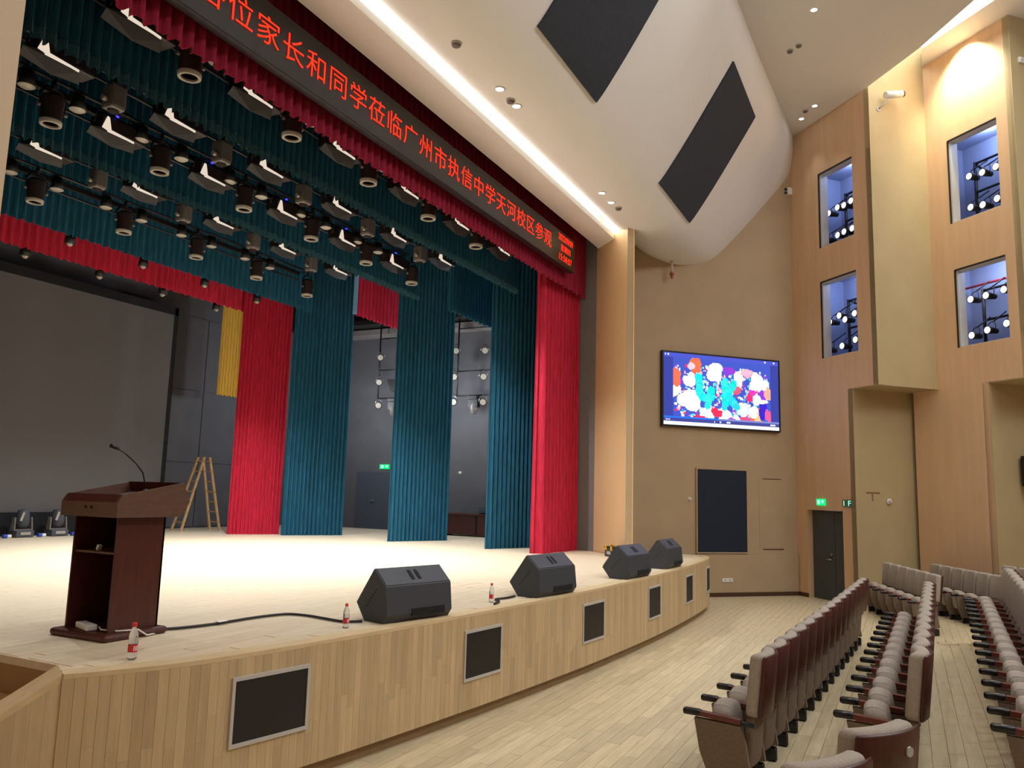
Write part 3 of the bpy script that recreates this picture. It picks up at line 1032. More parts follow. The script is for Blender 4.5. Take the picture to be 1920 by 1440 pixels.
for i, ch in enumerate(txt):
    x = 6.78 + 0.4865 * (i - 3)
    glyph(ch, x - 11.3, 8.40 - 7.98, 0.43, 0.40, led, E_ledred)
glyph('2022/09/09', 17.62 - 11.3, 8.66 - 7.98, 0.92, 0.16, led, E_ledred, name='date_line')
glyph('星期四', 17.62 - 11.3, 8.41 - 7.98, 0.62, 0.17, led, E_ledred, name='weekday_line')
glyph('15:58:07', 17.62 - 11.3, 8.17 - 7.98, 0.80, 0.16, led, E_ledred, name='time_line')

# ------------------------------------------------------------------ lamps on the stage battens
def batten(y, label, z=8.62, x0=3.0, x1=16.9, low=True):
    t = thing('lighting_batten', label, 'batten', (0, y, z), group='lighting battens above the stage')
    m1 = MB()
    m1.cyl((x0, 0, 0), (x1, 0, 0), 0.03, n=8)
    m1.build('upper_pipe', M_black, t)
    if not low:
        return
    m1 = MB()
    m1.cyl((x0, 0.34, -0.22), (x1, 0.34, -0.22), 0.025, n=8)
    m1.build('lower_pipe', M_black, t)
    m1 = MB()
    m1.box(((x0 + x1) / 2, 0.34, -0.02), (x1 - x0, 0.10, 0.10))
    m1.build('cable_tray', M_black, t)
    m1 = MB()
    x = x0 + 0.5
    while x < x1:
        m1.cyl((x, 0.34, -0.22), (x, 0.34, 0), 0.015, n=6)
        m1.cyl((x, 0.34, 0.0), (x, 0, 0), 0.015, n=6)
        m1.cyl((x, 0, 0), (x, 0, 3.6), 0.008, n=5)
        x += 1.03
    m1.build('hanger', M_black, t)
for y, z, nm in ((7.629, 7.922, 'front lighting batten between red valance and first teal border'), (9.142, 7.905, 'lighting batten just behind the first teal border'), (10.284, 7.834, 'lighting batten in front of the second teal border'),
              (12.24, 8.011, 'lighting batten just behind the second teal border'), (13.293, 7.754, 'lighting batten in front of the third teal border')):
    batten(y, nm, z)
# panel light with barn doors
def make_panel(lab, loc, led_on):
    t = thing('panel_light', lab, 'stage light', loc, group='panel lights on the battens')
    m1 = MB()
    m1.box((0.36, 0.18, 0.17), (0.86, 0.34, 0.26), bevel=0.03)
    m1.build('housing', mat('dark brown black lamp housing', (40, 28, 28), 0.5) if 'lamp_h' not in globals() else globals()['lamp_h'], t)
    m1 = MB()
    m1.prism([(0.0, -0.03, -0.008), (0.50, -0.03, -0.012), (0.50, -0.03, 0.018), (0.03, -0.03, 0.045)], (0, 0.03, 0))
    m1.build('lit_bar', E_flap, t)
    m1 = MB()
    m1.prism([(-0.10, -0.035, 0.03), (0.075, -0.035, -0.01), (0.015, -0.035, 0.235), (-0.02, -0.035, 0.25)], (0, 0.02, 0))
    m1.build('glow_flap', E_flap, t)  # the flap is no lamp; the light falling on it is emitted
    m1 = MB()
    m1.prism([(-0.28, 0.0, -0.02), (-0.10, -0.02, 0.02), (0.52, -0.02, -0.02), (0.60, 0.1, -0.12), (0.2, 0.12, -0.16), (-0.26, 0.12, -0.10)], (0, 0.015, 0))
    m1.build('barn_door', M_grey2, t)
    m1 = MB()
    m1.tube([(-0.1, 0.18, 0.17), (-0.1, 0.12, 0.36), (0.36, 0.05, 0.42), (0.82, 0.12, 0.36), (0.82, 0.18, 0.17)], 0.018, 6)
    m1.cyl((0.36, 0.05, 0.40), (0.36, 0.03, 0.48), 0.03, n=6)
    m1.build('yoke', M_black, t)
    if led_on:
        m1 = MB()
        m1.box((0.17, -0.0, 0.33), (0.045, 0.02, 0.022))
        m1.build('status_light', E_blue, t)
    return t
M_grey2 = mat('dark barn door paint', (22, 19, 18), 0.6)
lamp_h = mat('dark brown lamp housing', (40, 28, 28), 0.5)
panA = make_panel('', (0, -50, 0), True)
panB = make_panel('', (0, -50, 0), False)
usedA = [False]
def put(proto, first, loc, lab, group):
    if first[0]:
        return dup(proto, loc, 0, lab, group)
    first[0] = True
    proto.location = loc
    proto['label'] = lab
    KIDS[proto.name] = [(c, list(c.children)) for c in proto.children]
    return proto
fA, fB, fH, fP, fX, fS = [False], [False], [False], [False], [False], [False]
rows = [('front batten', 7.611, 7.524, [5.363 + 1.823 * k for k in range(6)], True), ('batten behind the first teal border', 9.116, 7.471, [5.398 + 1.823 * k for k in range(6)], False),
        ('batten before the second teal border', 10.266, 7.453, [7.098 + 1.797 * k for k in range(5)], True), ('batten behind the second teal border', 12.213, 7.604, [7.257 + 1.859 * k for k in range(5)], False)]
for nm, y, z, xs_, on in rows:
    for k, x in enumerate(xs_):
        put(panA if on else panB, fA if on else fB, (x, y, z), 'dark panel light with white barn door, %s on the %s' % (ORD[k], nm), 'panel lights on the battens')
# drum shaped zoom spots
head = thing('zoom_spot', '', 'stage light', (0, -50, 0))
m1 = MB()
m1.cyl((0, 0, 0.05), (0, 0, 0.42), 0.15, 0.17, n=18, caps=False)
m1.cyl((0, 0, 0.42), (0, 0, 0.48), 0.17, 0.12, n=18)
m1.build('barrel', lamp_h, head)
m1 = MB()
m1.lathe([(0.115, 0.03), (0.112, 0.0), (0.155, 0.0), (0.16, 0.06)], n=20, cap=False)
m1.build('lens_ring', M_lens, head)
m1 = MB()
m1.lathe([(0.001, 0.34), (0.155, 0.335)], n=18, cap=False)
m1.build('lens', M_lensd, head)
m1 = MB()
m1.tube([(-0.2, 0, 0.25), (-0.21, 0, 0.45), (-0.12, 0, 0.58), (0, 0, 0.60), (0.12, 0, 0.58), (0.21, 0, 0.45), (0.2, 0, 0.25)], 0.022, 6)
m1.cyl((0, 0, 0.58), (0, 0.02, 0.74), 0.035, n=6)
m1.build('yoke', M_black, head)
m1 = MB()
m1.cyl((-0.24, 0, 0.25), (-0.19, 0, 0.25), 0.03, n=8)
m1.build('tilt_knob', M_grey, head)
m1 = MB()
m1.cyl((0.24, 0, 0.25), (0.19, 0, 0.25), 0.03, n=8)
m1.build('tilt_knob', M_grey, head)
par_ = thing('par_can', '', 'stage light', (0, -50, 0))
m1 = MB()
m1.cyl((0, 0, 0.02), (0, 0, 0.26), 0.12, 0.09, n=16)
m1.build('can', M_black, par_)
m1 = MB()
m1.lathe([(0.001, -0.012), (0.08, -0.006), (0.122, 0.02)], n=16, cap=False)
m1.build('lens', M_lens, par_)
m1 = MB()
m1.tube([(-0.13, 0, 0.1), (-0.12, 0.02, 0.25), (0, 0.03, 0.32), (0.12, 0.02, 0.25), (0.13, 0, 0.1)], 0.012, 6)
m1.build('yoke', M_black, par_)
heads = [('front batten', 7.611, 7.268, [6.257 + 1.797 * k for k in range(5)]), ('batten before the second teal border', 10.266, 7.179, [6.275 + 1.77 * k for k in range(6)]), ('batten before the third teal border', 13.275, 7.108, [7.992 + 1.743 * k for k in range(5)])]
for nm, y, z, xs_ in heads:
    for k, x in enumerate(xs_):
        put(head, fH, (x, y, z), 'dark drum spotlight with pale lens ring, %s on the %s' % (ORD[k], nm), 'drum spotlights on the battens')
pars = [('front batten', 7.611, 7.648, [5.894, 6.655, 7.699, 8.452, 9.47, 10.239, 11.284, 12.036, 13.098, 13.806]), ('batten before the second teal border', 10.266, 7.542, [5.903, 6.629, 7.673, 8.425, 9.443, 10.204, 11.239, 11.992, 13.009, 13.762]),
        ('batten before the third teal border', 13.275, 7.462, [7.54, 8.354, 9.319, 10.098, 11.062, 11.859, 12.832, 13.629])]
for nm, y, z, xs_ in pars:
    for k, x in enumerate(xs_):
        put(par_, fP, (x, y, z), 'small can light with pale round lens, %s on the %s' % (ORD[k], nm), 'small can lights on the battens')
box_ = thing('profile_spot', '', 'stage light', (0, -50, 0))
m1 = MB()
m1.box((0, 0, 0.12), (0.26, 0.26, 0.40), bevel=0.05, seg=2)
m1.build('housing', M_grey, box_)
m1 = MB()
m1.cyl((0, 0, -0.10), (0, 0, -0.07), 0.085, n=14)
m1.build('lens', M_lensd, box_)
m1 = MB()
m1.cyl((0, 0, 0.3), (0, -0.10, 0.72), 0.05, n=6)
m1.build('bracket', M_black, box_)
m1 = MB()
m1.cyl((-0.2, 0, 0.05), (-0.13, 0, 0.05), 0.04, n=8)
m1.build('knob', M_lens, box_)
for nm, y, z, xs_ in (('batten behind the first teal border', 9.248, 7.338, [6.46, 8.319, 10.178, 12.036, 13.894]), ('batten behind the second teal border', 12.302, 7.444, [8.443, 10.266, 12.098, 13.939])):
    for k, x in enumerate(xs_):
        put(box_, fX, (x, y, z), 'grey boxy profile spotlight, %s on the %s' % (ORD[k], nm), 'profile spotlights on the battens')
UNIT = 1.25
sml = thing('mini_spot', '', 'stage light', (0, -50, 0))
m1 = MB()
m1.cyl((0, 0, 0.02), (0, 0, 0.20), 0.09, 0.07, n=12)
m1.cyl((0, 0, 0.2), (0, 0.05, 0.42), 0.02, n=6)
m1.build('can', M_black, sml)
m1 = MB()
m1.lathe([(0.001, -0.03), (0.03, -0.02), (0.055, 0.015)], n=10, cap=False)
m1.build('lens', M_lens, sml)
UNIT = 0.885
for nm, y, z, xs_ in (('front of the crimson border', 15.576, 7.294, [8.408 + 1.797 * k for k in range(5)]), ('rear of the crimson border', 16.638, 7.073, [8.195 + 1.752 * k for k in range(5)])):
    for k, x in enumerate(xs_):
        put(sml, fS, (x, y, z), 'tiny black spotlight at the %s, %s from the podium side' % (nm, ORD[k]), 'tiny spotlights at the crimson border')
for y, nm in ((15.62, 'lighting batten just in front of the crimson border'), (16.682, 'lighting batten just behind the crimson border')):
    batten(y, nm, z=7.674 if y < 16 else 7.453, x1=17.4, low=False)

# lamp light of those fixtures, burning inside the drums
STAGE = (0.95, 0.97, 1.0)
for x, y, z, e in ((8.053, 7.611, 7.24, 330), (11.647, 7.611, 7.24, 330), (6.275, 10.266, 7.15, 560), (9.815, 10.266, 7.15, 1150), (13.355, 10.266, 7.15, 1150), (9.735, 13.275, 7.08, 620), (13.222, 13.275, 7.08, 900), (13.442, 7.611, 7.24, 600)):
    lamp('SPOT', 'drum_light', (x, y, z), e, STAGE, (x + (1.2 if x > 13.4 and y < 8 else 0), y + 0.4, 0), 0.025, angle=105, blend=0.8)
for x, y, z, e in ((19.3, 9.6, 5.2, 110), (19.4, 12.4, 5.0, 110), (19.0, 15.4, 5.0, 120)):  # unseen fill lamps without fixtures, added to brighten the wings
    lamp('POINT', 'wing_fill_light', (x, y, z), e, (0.86, 0.92, 1.0), size=0.12)

# ------------------------------------------------------------------ back of the stage
scr = thing('projection_screen', 'large grey projection screen with black border at the back of the stage', 'screen', (9.735, 18.231, S))
m1 = MB()
m1.box((0, 0, 3.62), (12.35, 0.02, 6.25))
m1.build('screen_cloth', M_screen, scr)
m1 = MB()
m1.box((0, -0.01, 6.86), (12.62, 0.03, 0.26))
m1.box((6.24, -0.01, 3.5), (0.14, 0.03, 6.9))
m1.box((-6.24, -0.01, 3.5), (0.14, 0.03, 6.9))
m1.build('border', M_dark, scr)
m1 = MB()
m1.box((0, 0.1, 0.30), (12.6, 0.35, 0.6))
m1.build('skirt', M_dark, scr)
# moving heads standing on the stage
mvh = None
for k, x in enumerate((11.22, 12.04)):
    lab = 'black moving head on the stage floor by the screen, %s' % ('the one at the picture edge' if k == 0 else 'the one behind the podium')
    if mvh is None:
        mvh = thing('moving_head', lab, 'stage light', (x, 17.75, S), group='moving heads on the stage floor')
        m1 = MB()
        m1.box((0, 0, 0.09), (0.46, 0.36, 0.16), bevel=0.02)
        m1.build('base', M_speakerlid, mvh)
        m1 = MB()
        for sx in (-1, 1):
            m1.prism([(sx * 0.21, -0.08, 0.17), (sx * 0.21, 0.08, 0.17), (sx * 0.19, 0.05, 0.50), (sx * 0.19, -0.05, 0.50)], (sx * 0.035, 0, 0))
        m1.box((0, 0, 0.185), (0.44, 0.16, 0.04))
        m1.build('yoke', M_grey, mvh)
        m1 = MB()
        m1.lathe([(0.10, 0.24), (0.15, 0.30), (0.165, 0.42), (0.15, 0.60), (0.12, 0.68), (0.03, 0.70)], n=16)
        m1.build('head', M_speaker, mvh, smooth=True)
        m1 = MB()
        m1.box((-0.10, -0.135, 0.52), (0.05, 0.04, 0.22), rot=Matrix.Rotation(0.3, 3, 'Y'))
        m1.build('head_trim', M_lens, mvh)
        m1 = MB()
        m1.box((0, -0.186, 0.10), (0.26, 0.01, 0.07))
        m1.build('display_panel', M_lens, mvh)
    else:
        dup(mvh, (x, 17.75, S), 0, lab)
for k, x in enumerate((10.81, 11.59, 12.39)):
    t = thing('power_plug', ['blue and white plug beside the moving head at the picture edge', 'blue and white plug between the two moving heads', 'white and blue plug lying next to the podium side moving head'][k], 'plug', (x, 17.6, S), group='plugs by the moving heads')
    m1 = MB()
    m1.cyl((-0.09, 0, 0.05), (0.0, 0, 0.05), 0.05, n=10)
    m1.build('plug_body', M_blue, t)
    m1 = MB()
    m1.cyl((0.0, 0, 0.045), (0.10, -0.02, 0.045), 0.045, n=10)
    m1.build('plug_cap', M_white, t)
# wooden step ladder
lad = thing('step_ladder', 'pale wooden double step ladder against the grey back wall', 'ladder', (16.17, 17.7, S))
zt = 2.30
legs = {'a': [(-0.64, 0.47), (-0.78, -0.11)], 'b': [(0.58, 0.14), (0.44, -0.44)]}
tops = {'a': [(-0.06, 0.20), (-0.14, -0.16)], 'b': [(0.10, 0.16), (0.04, -0.20)]}
for sd in 'ab':
    P = []
    for (bx, by), (tx, ty) in zip(legs[sd], tops[sd]):
        m1 = MB()
        q0, q1 = Vector((bx, by, 0)), Vector((tx, ty, zt))
        dv = Vector((0.035, 0.0, 0))
        m1.prism([q0 - dv + Vector((0, -0.02, 0)), q0 + dv + Vector((0, -0.02, 0)), q0 + dv + Vector((0, 0.03, 0)), q0 - dv + Vector((0, 0.03, 0))], q1 - q0)
        m1.build('rail', M_pine, lad)
        P.append((q0, q1))
    for k in range(1, 8):
        u = k * 0.137 - 0.02
        c0, c1 = P[0][0].lerp(P[0][1], u), P[1][0].lerp(P[1][1], u)
        m1 = MB()
        dv = (c1 - c0).normalized() * 0.05
        th = 0.035 if k != 4 else 0.05
        up = Vector((0, 0, th))
        m1.prism([c0 - dv - up * 0.5 + Vector((0, -0.03, 0)), c1 + dv - up * 0.5 + Vector((0, -0.03, 0)), c1 + dv + up * 0.5 + Vector((0, -0.03, 0)), c0 - dv + up * 0.5 + Vector((0, -0.03, 0))], (0, 0.025, 0))
        m1.build('rung', M_pine, lad)
# double door on the wing wall, sign, console
dr = MB()
dr.box((21.235, 15.44, S + 0.91), (0.04, 1.50, 1.82))
dd_ = struct(dr.build('door_2', M_doorslate))
m1 = MB()
m1.cyl((21.21, 15.58, S + 0.9), (21.16, 15.58, S + 0.9), 0.02, n=6)
m1.cyl((21.16, 15.6, S + 0.9), (21.16, 15.46, S + 0.92), 0.015, n=6)
m1.build('door_handle', M_chrome, dd_)
def sign(name, label, origin, ax, w, h, txt=None, nrm=None):
    """small lit sign on a wall: ax along the wall, nrm towards the room"""
    root = thing(name, label, 'sign', origin)
    ax, nrm = Vector(ax), Vector(nrm)
    def bx(mb, c, sx, sz, d0, d1):
        p = ax * c[0] + Vector((0, 0, c[1]))
        a = p - ax * sx / 2 - Vector((0, 0, sz / 2)) + nrm * d0
        mb.prism([a, a + ax * sx, a + ax * sx + Vector((0, 0, sz)), a + Vector((0, 0, sz))], nrm * (d1 - d0))
    m1 = MB()
    bx(m1, (0, 0), w, h, 0, 0.03)
    m1.build('sign_box', E_exit if not txt else M_signplate, root)
    if not txt:
        m1 = MB()
        bx(m1, (-w * 0.22, 0), w * 0.30, h * 0.62, 0.03, 0.034)
        bx(m1, (w * 0.24, h * 0.1), w * 0.24, h * 0.5, 0.03, 0.034)
        m1.build('sign_symbol', E_exitw, root)
    return root
M_signplate = mat('grey green sign plate', (96, 120, 112), 0.5)
sign('exit_sign', 'small green exit sign above the slate door in the wing', (21.24, 15.13, 3.10), (0, -1, 0), 0.42, 0.17, None, (-1, 0, 0))
N1 = -OUT1
UNIT = 1.0
s_a = wl(K, 0.94, 2.36, -0.002)
sign('exit_sign', 'green exit sign above the grey door near the seats', s_a, E1, 0.30, 0.16, None, N1)
s_b = wl(K, 1.86, 2.35, -0.002)
fs = sign('floor_sign', 'green floor number sign beside the door, nearer the wall corner', s_b, E1, 0.32, 0.17, '1F', N1)
def wall_text(txt, root, ax, nrm, w, h, d, m, name):
    o = glyph(txt, 0, 0, w, h, root, m, y=0, name=name)
    ax, nrm = Vector(ax), Vector(nrm)
    for v in o.data.vertices:
        v.co = ax * v.co.x + Vector((0, 0, v.co.z)) + nrm * d
    return o
wall_text('1 F', fs, E1, N1, 0.24, 0.12, 0.034, E_exitw, 'sign_text')
UNIT = 0.885
con = thing('console_cabinet', 'dark mahogany console standing in the wing between teal legs', 'cabinet', (20.355, 11.417, S))
m1 = MB()
m1.box((0, 0.05, 0.36), (0.6, 1.66, 0.62), bevel=0.01, seg=1)
m1.build('body', M_mahog, con)
m1 = MB()
m1.box((-0.02, 0.05, 0.70), (0.68, 1.74, 0.05))
m1.build('lid', M_mahog, con)
m1 = MB()
for yy in (-0.7, 0.8):
    m1.box((0, yy, 0.025), (0.5, 0.06, 0.05))
m1.build('feet', M_dark, con)
m1 = MB()
m1.box((-0.305, -0.42, 0.36), (0.015, 0.05, 0.6))
m1.build('divider', M_dark, con)
t = thing('monitor_screen', 'small slate blue monitor standing on the mahogany console', 'monitor', (20.355, 10.992, S + 0.642))
m1 = MB()
m1.box((0, 0, 0.14), (0.05, 0.30, 0.2))
m1.build('screen', M_doorslate, t)
m1 = MB()
m1.box((0, 0, 0.02), (0.12, 0.16, 0.04))
m1.build('stand', M_black, t)
# gallery with rails over the wing
gal = thing('fly_gallery', 'black fly gallery with rails over the grey wing', 'gallery', (20.66, 12.8, 7.356))
m1 = MB()
m1.box((0, 0, 0.33), (1.3, 13.0, 0.16))
m1.build('walkway', M_black, gal)
m1 = MB()
m1.box((0.3, 0, 0.10), (0.7, 13.0, 0.20))
m1.build('edge_beam', M_revealgrey, gal)
m1 = MB()
for z in (0.7, 1.0, 1.3):
    m1.cyl((-0.62, -6.5, z), (-0.62, 6.5, z), 0.025, n=6)
m1.build('rail', M_black, gal)
# hanging lamp ladders in the wings
def ladder_frame(label, y0, y1, zt, zb, zm):
    t = thing('lamp_frame', label, 'frame', (20.355, (y0 + y1) / 2, zt), group='hanging lamp frames in the wing')
    yc = (y0 + y1) / 2
    k = 1 / UNIT
    for y in (y0, y1):
        m1 = MB()
        m1.cyl((0, (y - yc) * k, (7.60 - zt) * k), (0, (y - yc) * k, (zb - zt) * k), 0.028, n=8)
        m1.build('upright', M_black, t)
    for z in (zt, zm, zb):
        m1 = MB()
        m1.cyl((0, (y0 - yc) * k, (z - zt) * k), (0, (y1 - yc) * k, (z - zt) * k), 0.024, n=8)
        m1.build('crossbar', M_black, t)
    return t
ladder_frame('hanging lamp frame in the grey wing beside the exit sign', 14.895, 13.629, 7.135, 5.214, 6.117)
ladder_frame('hanging lamp frame in the wing above the mahogany console', 10.859, 12.001, 7.268, 5.214, 5.958)
wsp = None
for lab, y, z in (('top lamp of the frame by the exit sign', 14.744, 6.498), ('middle lamp of the frame by the exit sign', 14.753, 5.71), ('bottom lamp of the frame by the exit sign', 14.735, 4.975),
                  ('top lamp nearer the crimson curtain, on the console frame', 10.992, 6.515), ('middle lamp nearer the crimson curtain, on the console frame', 11.018, 5.736), ('bottom lamp nearer the crimson curtain, on the console frame', 11.009, 4.984),
                  ('top lamp beside the middle teal leg, on the console frame', 11.983, 6.559), ('middle lamp beside the middle teal leg, on the console frame', 12.018, 5.772), ('bottom lamp beside the middle teal leg, on the console frame', 12.009, 5.011)):
    lab = 'black wing spotlight, ' + lab
    loc = (20.18, y, z)
    if wsp is None:
        wsp = thing('wing_spot', lab, 'spotlight', loc, PI / 2 + 0.5, 'lamps on the wing frames')
        m1 = MB()
        m1.cyl((0, -0.22, 0.06), (0, 0.0, 0), 0.09, 0.13, n=14)
        m1.build('can', M_black, wsp)
        m1 = MB()
        m1.cyl((0, 0.0, 0), (0, 0.012, -0.003), 0.10, n=14)
        m1.build('lens', M_lens, wsp)
        m1 = MB()
        m1.tube([(-0.14, -0.1, 0.02), (-0.1, -0.1, 0.17), (0, -0.1, 0.22), (0.1, -0.1, 0.17), (0.14, -0.1, 0.02)], 0.012, 6)
        m1.cyl((0, -0.1, 0.2), (0, -0.21, 0.29), 0.02, n=6)
        m1.build('yoke', M_chrome, wsp)
    else:
        dup(wsp, loc, PI / 2 + 0.5, lab)
for lab, y, z in (('black moving lamp hanging under the frame by the exit sign', 14.249, 5.188), ('black moving lamp hanging under the frame above the console', 11.363, 5.188)):
    t = thing('wing_mover', lab, 'stage light', (20.3, y, z), group='moving lamps under the wing frames')
    m1 = MB()
    m1.box((0, 0, -0.06), (0.3, 0.34, 0.14), bevel=0.02)
    m1.build('base', M_black, t)
    m1 = MB()
    m1.prism([(-0.1, -0.17, -0.13), (-0.1, 0.17, -0.13), (-0.1, 0.17, -0.36), (-0.1, 0.10, -0.40), (-0.1, -0.10, -0.40), (-0.1, -0.17, -0.36)], (0.2, 0, 0))
    m1.build('yoke', M_black, t)
    m1 = MB()
    m1.lathe([(0.06, -0.62), (0.11, -0.55), (0.14, -0.38), (0.10, -0.24)], n=12)
    m1.build('head', M_grey, t, smooth=True)
t = thing('flood_light', 'black tapered floodlight hung in the wing frame by the exit sign', 'stage light', (20.27, 14.204, 5.807))
m1 = MB()
m1.prism([(0, -0.35, 0.0), (0, 0.35, 0.0), (0, 0.2, -0.42), (0, -0.2, -0.42)], (0.2, 0, 0))
m1.build('housing', M_black, t)
m1 = MB()
m1.cyl((0.1, 0, 0), (0.1, 0, 0.35), 0.02, n=6)
m1.build('hanger', M_black, t)
m1 = MB()
m1.lathe([(0.001, -0.05), (0.035, -0.03), (0.05, 0.0), (0.05, 0.05)], (21.24, 12.3, 2.931), n=10)
tag(m1.build('wall_sensor', M_white), 'tiny white round sensor on the grey wing wall', 'sensor')
m1 = MB()
m1.tube([(17.61, 14.957, S), (17.63, 14.957, 4), (17.61, 14.94, 7.8)], 0.026, 6)
tag(m1.build('hoist_cable', M_black), 'thin black cable hanging along the teal leg by the wing', 'cable')

# ------------------------------------------------------------------ things on the stage front
pod = thing('podium', 'dark mahogany podium with open shelves on the stage apron', 'podium', (4.744, 6.168, S))
def PV(x, y, z): return Vector((x - 5.36, y - 6.97, z - 0.93))
m1 = MB()
m1.box((0.02, 0.01, 0.035), (0.70, 0.80, 0.07), bevel=0.03)
m1.build('base', M_podium, pod)
m1 = MB()
x0, x1, y0, y1 = 5.12, 5.66, 6.66, 7.28
z0, z1 = 1.0, 2.08
m1.prism([PV(x0, y0, z0), PV(x1, y0, z0), PV(x1, y0 + 0.02, z0), PV(x0, y0 + 0.02, z0)], (0, 0, z1 - z0))
m1.build('side_panel', M_podium, pod)
m1 = MB()
m1.prism([PV(x0, y1 - 0.02, z0), PV(x1, y1 - 0.02, z0), PV(x1, y1, z0), PV(x0, y1, z0)], (0, 0, z1 - z0))
m1.build('side_panel', M_podium, pod)
m1 = MB()
m1.prism([PV(x1 - 0.02, y0, z0), PV(x1, y0, z0), PV(x1, y1, z0), PV(x1 - 0.02, y1, z0)], (0, 0, z1 - z0))
m1.build('front_panel', M_podin, pod)
m1 = MB()
m1.box(PV((x0 + x1) / 2, (y0 + y1) / 2, 1.72), (0.5, 0.58, 0.02))
m1.build('shelf', M_podhead, pod)
# head: fascia, sloping sides, tray
XS = [(5.02, 2.06), (5.02, 2.20), (5.07, 2.27), (5.76, 2.40), (5.85, 2.21), (5.75, 2.06)]
m1 = MB()
m1.prism([PV(x, 6.56, z) for x, z in XS], (0, 0.025, 0))
m1.build('head_side', M_podhead, pod)
m1 = MB()
m1.prism([PV(x, 7.34, z) for x, z in XS], (0, 0.025, 0))
m1.build('head_side', M_podhead, pod)
m1 = MB()
m1.prism([PV(5.02, 6.585, 2.06), PV(5.06, 6.585, 2.06), PV(5.06, 6.585, 2.20), PV(5.02, 6.585, 2.20)], (0, 0.755, 0))
m1.build('head_rail', M_podhead, pod)
m1 = MB()
m1.prism([PV(5.02, 6.585, 2.20), PV(5.05, 6.585, 2.20), PV(5.09, 6.585, 2.275), PV(5.07, 6.585, 2.275)], (0, 0.755, 0))
m1.build('head_rim', M_podium, pod)
m1 = MB()
m1.prism([PV(5.72, 6.585, 2.06), PV(5.75, 6.585, 2.06), PV(5.85, 6.585, 2.21), PV(5.76, 6.585, 2.40), PV(5.73, 6.585, 2.40), PV(5.81, 6.585, 2.21)], (0, 0.755, 0))
m1.build('head_rim', M_podium, pod)
m1 = MB()
m1.prism([PV(5.06, 6.585, 2.16), PV(5.78, 6.585, 2.30), PV(5.78, 6.585, 2.31), PV(5.06, 6.585, 2.17)], (0, 0.755, 0))
m1.prism([PV(5.05, 6.585, 2.06), PV(5.73, 6.585, 2.06), PV(5.73, 6.585, 2.075), PV(5.05, 6.585, 2.075)], (0, 0.755, 0))
m1.build('reading_top', M_podium, pod)
m1 = MB()
for yy in (6.92, 7.0):
    m1.cyl(PV(5.022, yy, 2.15), PV(5.012, yy, 2.15), 0.014, n=8)
m1.build('socket', M_podin, pod)
m1 = MB()
m1.box(PV(5.2, 7.0, 1.76), (0.04, 0.03, 0.05), rot=Matrix.Rotation(0.4, 3, 'X'))
tag(m1.build('shelf_item', M_white), 'small white item lying on the podium shelf', 'card')
bpy.data.objects['shelf_item'].location = pod.location
bpy.data.objects['shelf_item'].scale = (UNIT, UNIT, UNIT)
mic = thing('gooseneck_microphone', 'thin black gooseneck microphone on the podium top', 'microphone', (4.944, 6.106, 2.294))
m1 = MB()
m1.lathe([(0.04, -0.01), (0.035, 0.02), (0.015, 0.05)], n=12)
m1.build('mount', M_black, mic)
m1 = MB()
m1.tube([(0, 0, 0.03), (-0.02, 0, 0.12), (-0.05, 0, 0.21), (-0.14, 0, 0.30), (-0.27, 0, 0.39), (-0.36, 0, 0.435)], 0.007, 6)
m1.build('gooseneck', M_black, mic)
m1 = MB()
m1.cyl((-0.355, 0, 0.432), (-0.44, 0, 0.46), 0.017, 0.02, n=10)
m1.build('capsule', M_black, mic)
strip = thing('power_strip', 'white power strip lying on the podium base', 'power strip', (4.567, 6.213, S + 0.062))
m1 = MB()
m1.box((0, 0, 0.03), (0.10, 0.30, 0.055), bevel=0.01, rot=Matrix.Rotation(-0.3, 3, 'Z'))
m1.build('strip_body', M_white, strip)
m1 = MB()
m1.tube([(0.03, -0.14, 0.03), (-0.02, -0.24, 0.02), (0.05, -0.38, 0.012), (0.2, -0.47, 0.015), (0.30, -0.47, -0.05), (0.5, -0.40, -0.063), (0.70, -0.30, -0.063)], 0.008, 6)
m1.build('cord', M_white, strip)
m1 = MB()
pts_ = [(5.08, 5.929), (5.266, 5.841), (5.575, 5.77), (5.974, 5.753), (6.239, 5.708), (6.39, 5.62), (6.416, 5.398), (6.372, 5.133), (6.345, 4.912), (6.46, 4.779)]
m1.tube([(p.x, p.y, S + 0.017) for p in spline(pts_, 60)], 0.013, 8)
tag(m1.build('cable', M_black), 'black cable lying on the stage from podium to nearest wedge speaker', 'cable')
m1 = MB()
pts_ = [(8.319, 4.301), (8.54, 4.354), (8.673, 4.469), (8.85, 4.425), (9.071, 4.407)]
m1.tube([(p.x, p.y, S + 0.017) for p in spline(pts_, 40)], 0.013, 8)
tag(m1.build('cable', M_black), 'short black cable looped behind the second wedge speaker', 'cable')
m1 = MB()
m1.box((5.62, 5.766, S + 0.033), (0.10, 0.055, 0.006))
tag(m1.build('cable_tape', M_labelwhite), 'pale tape on the black stage cable by the podium', 'tape')
m1 = None

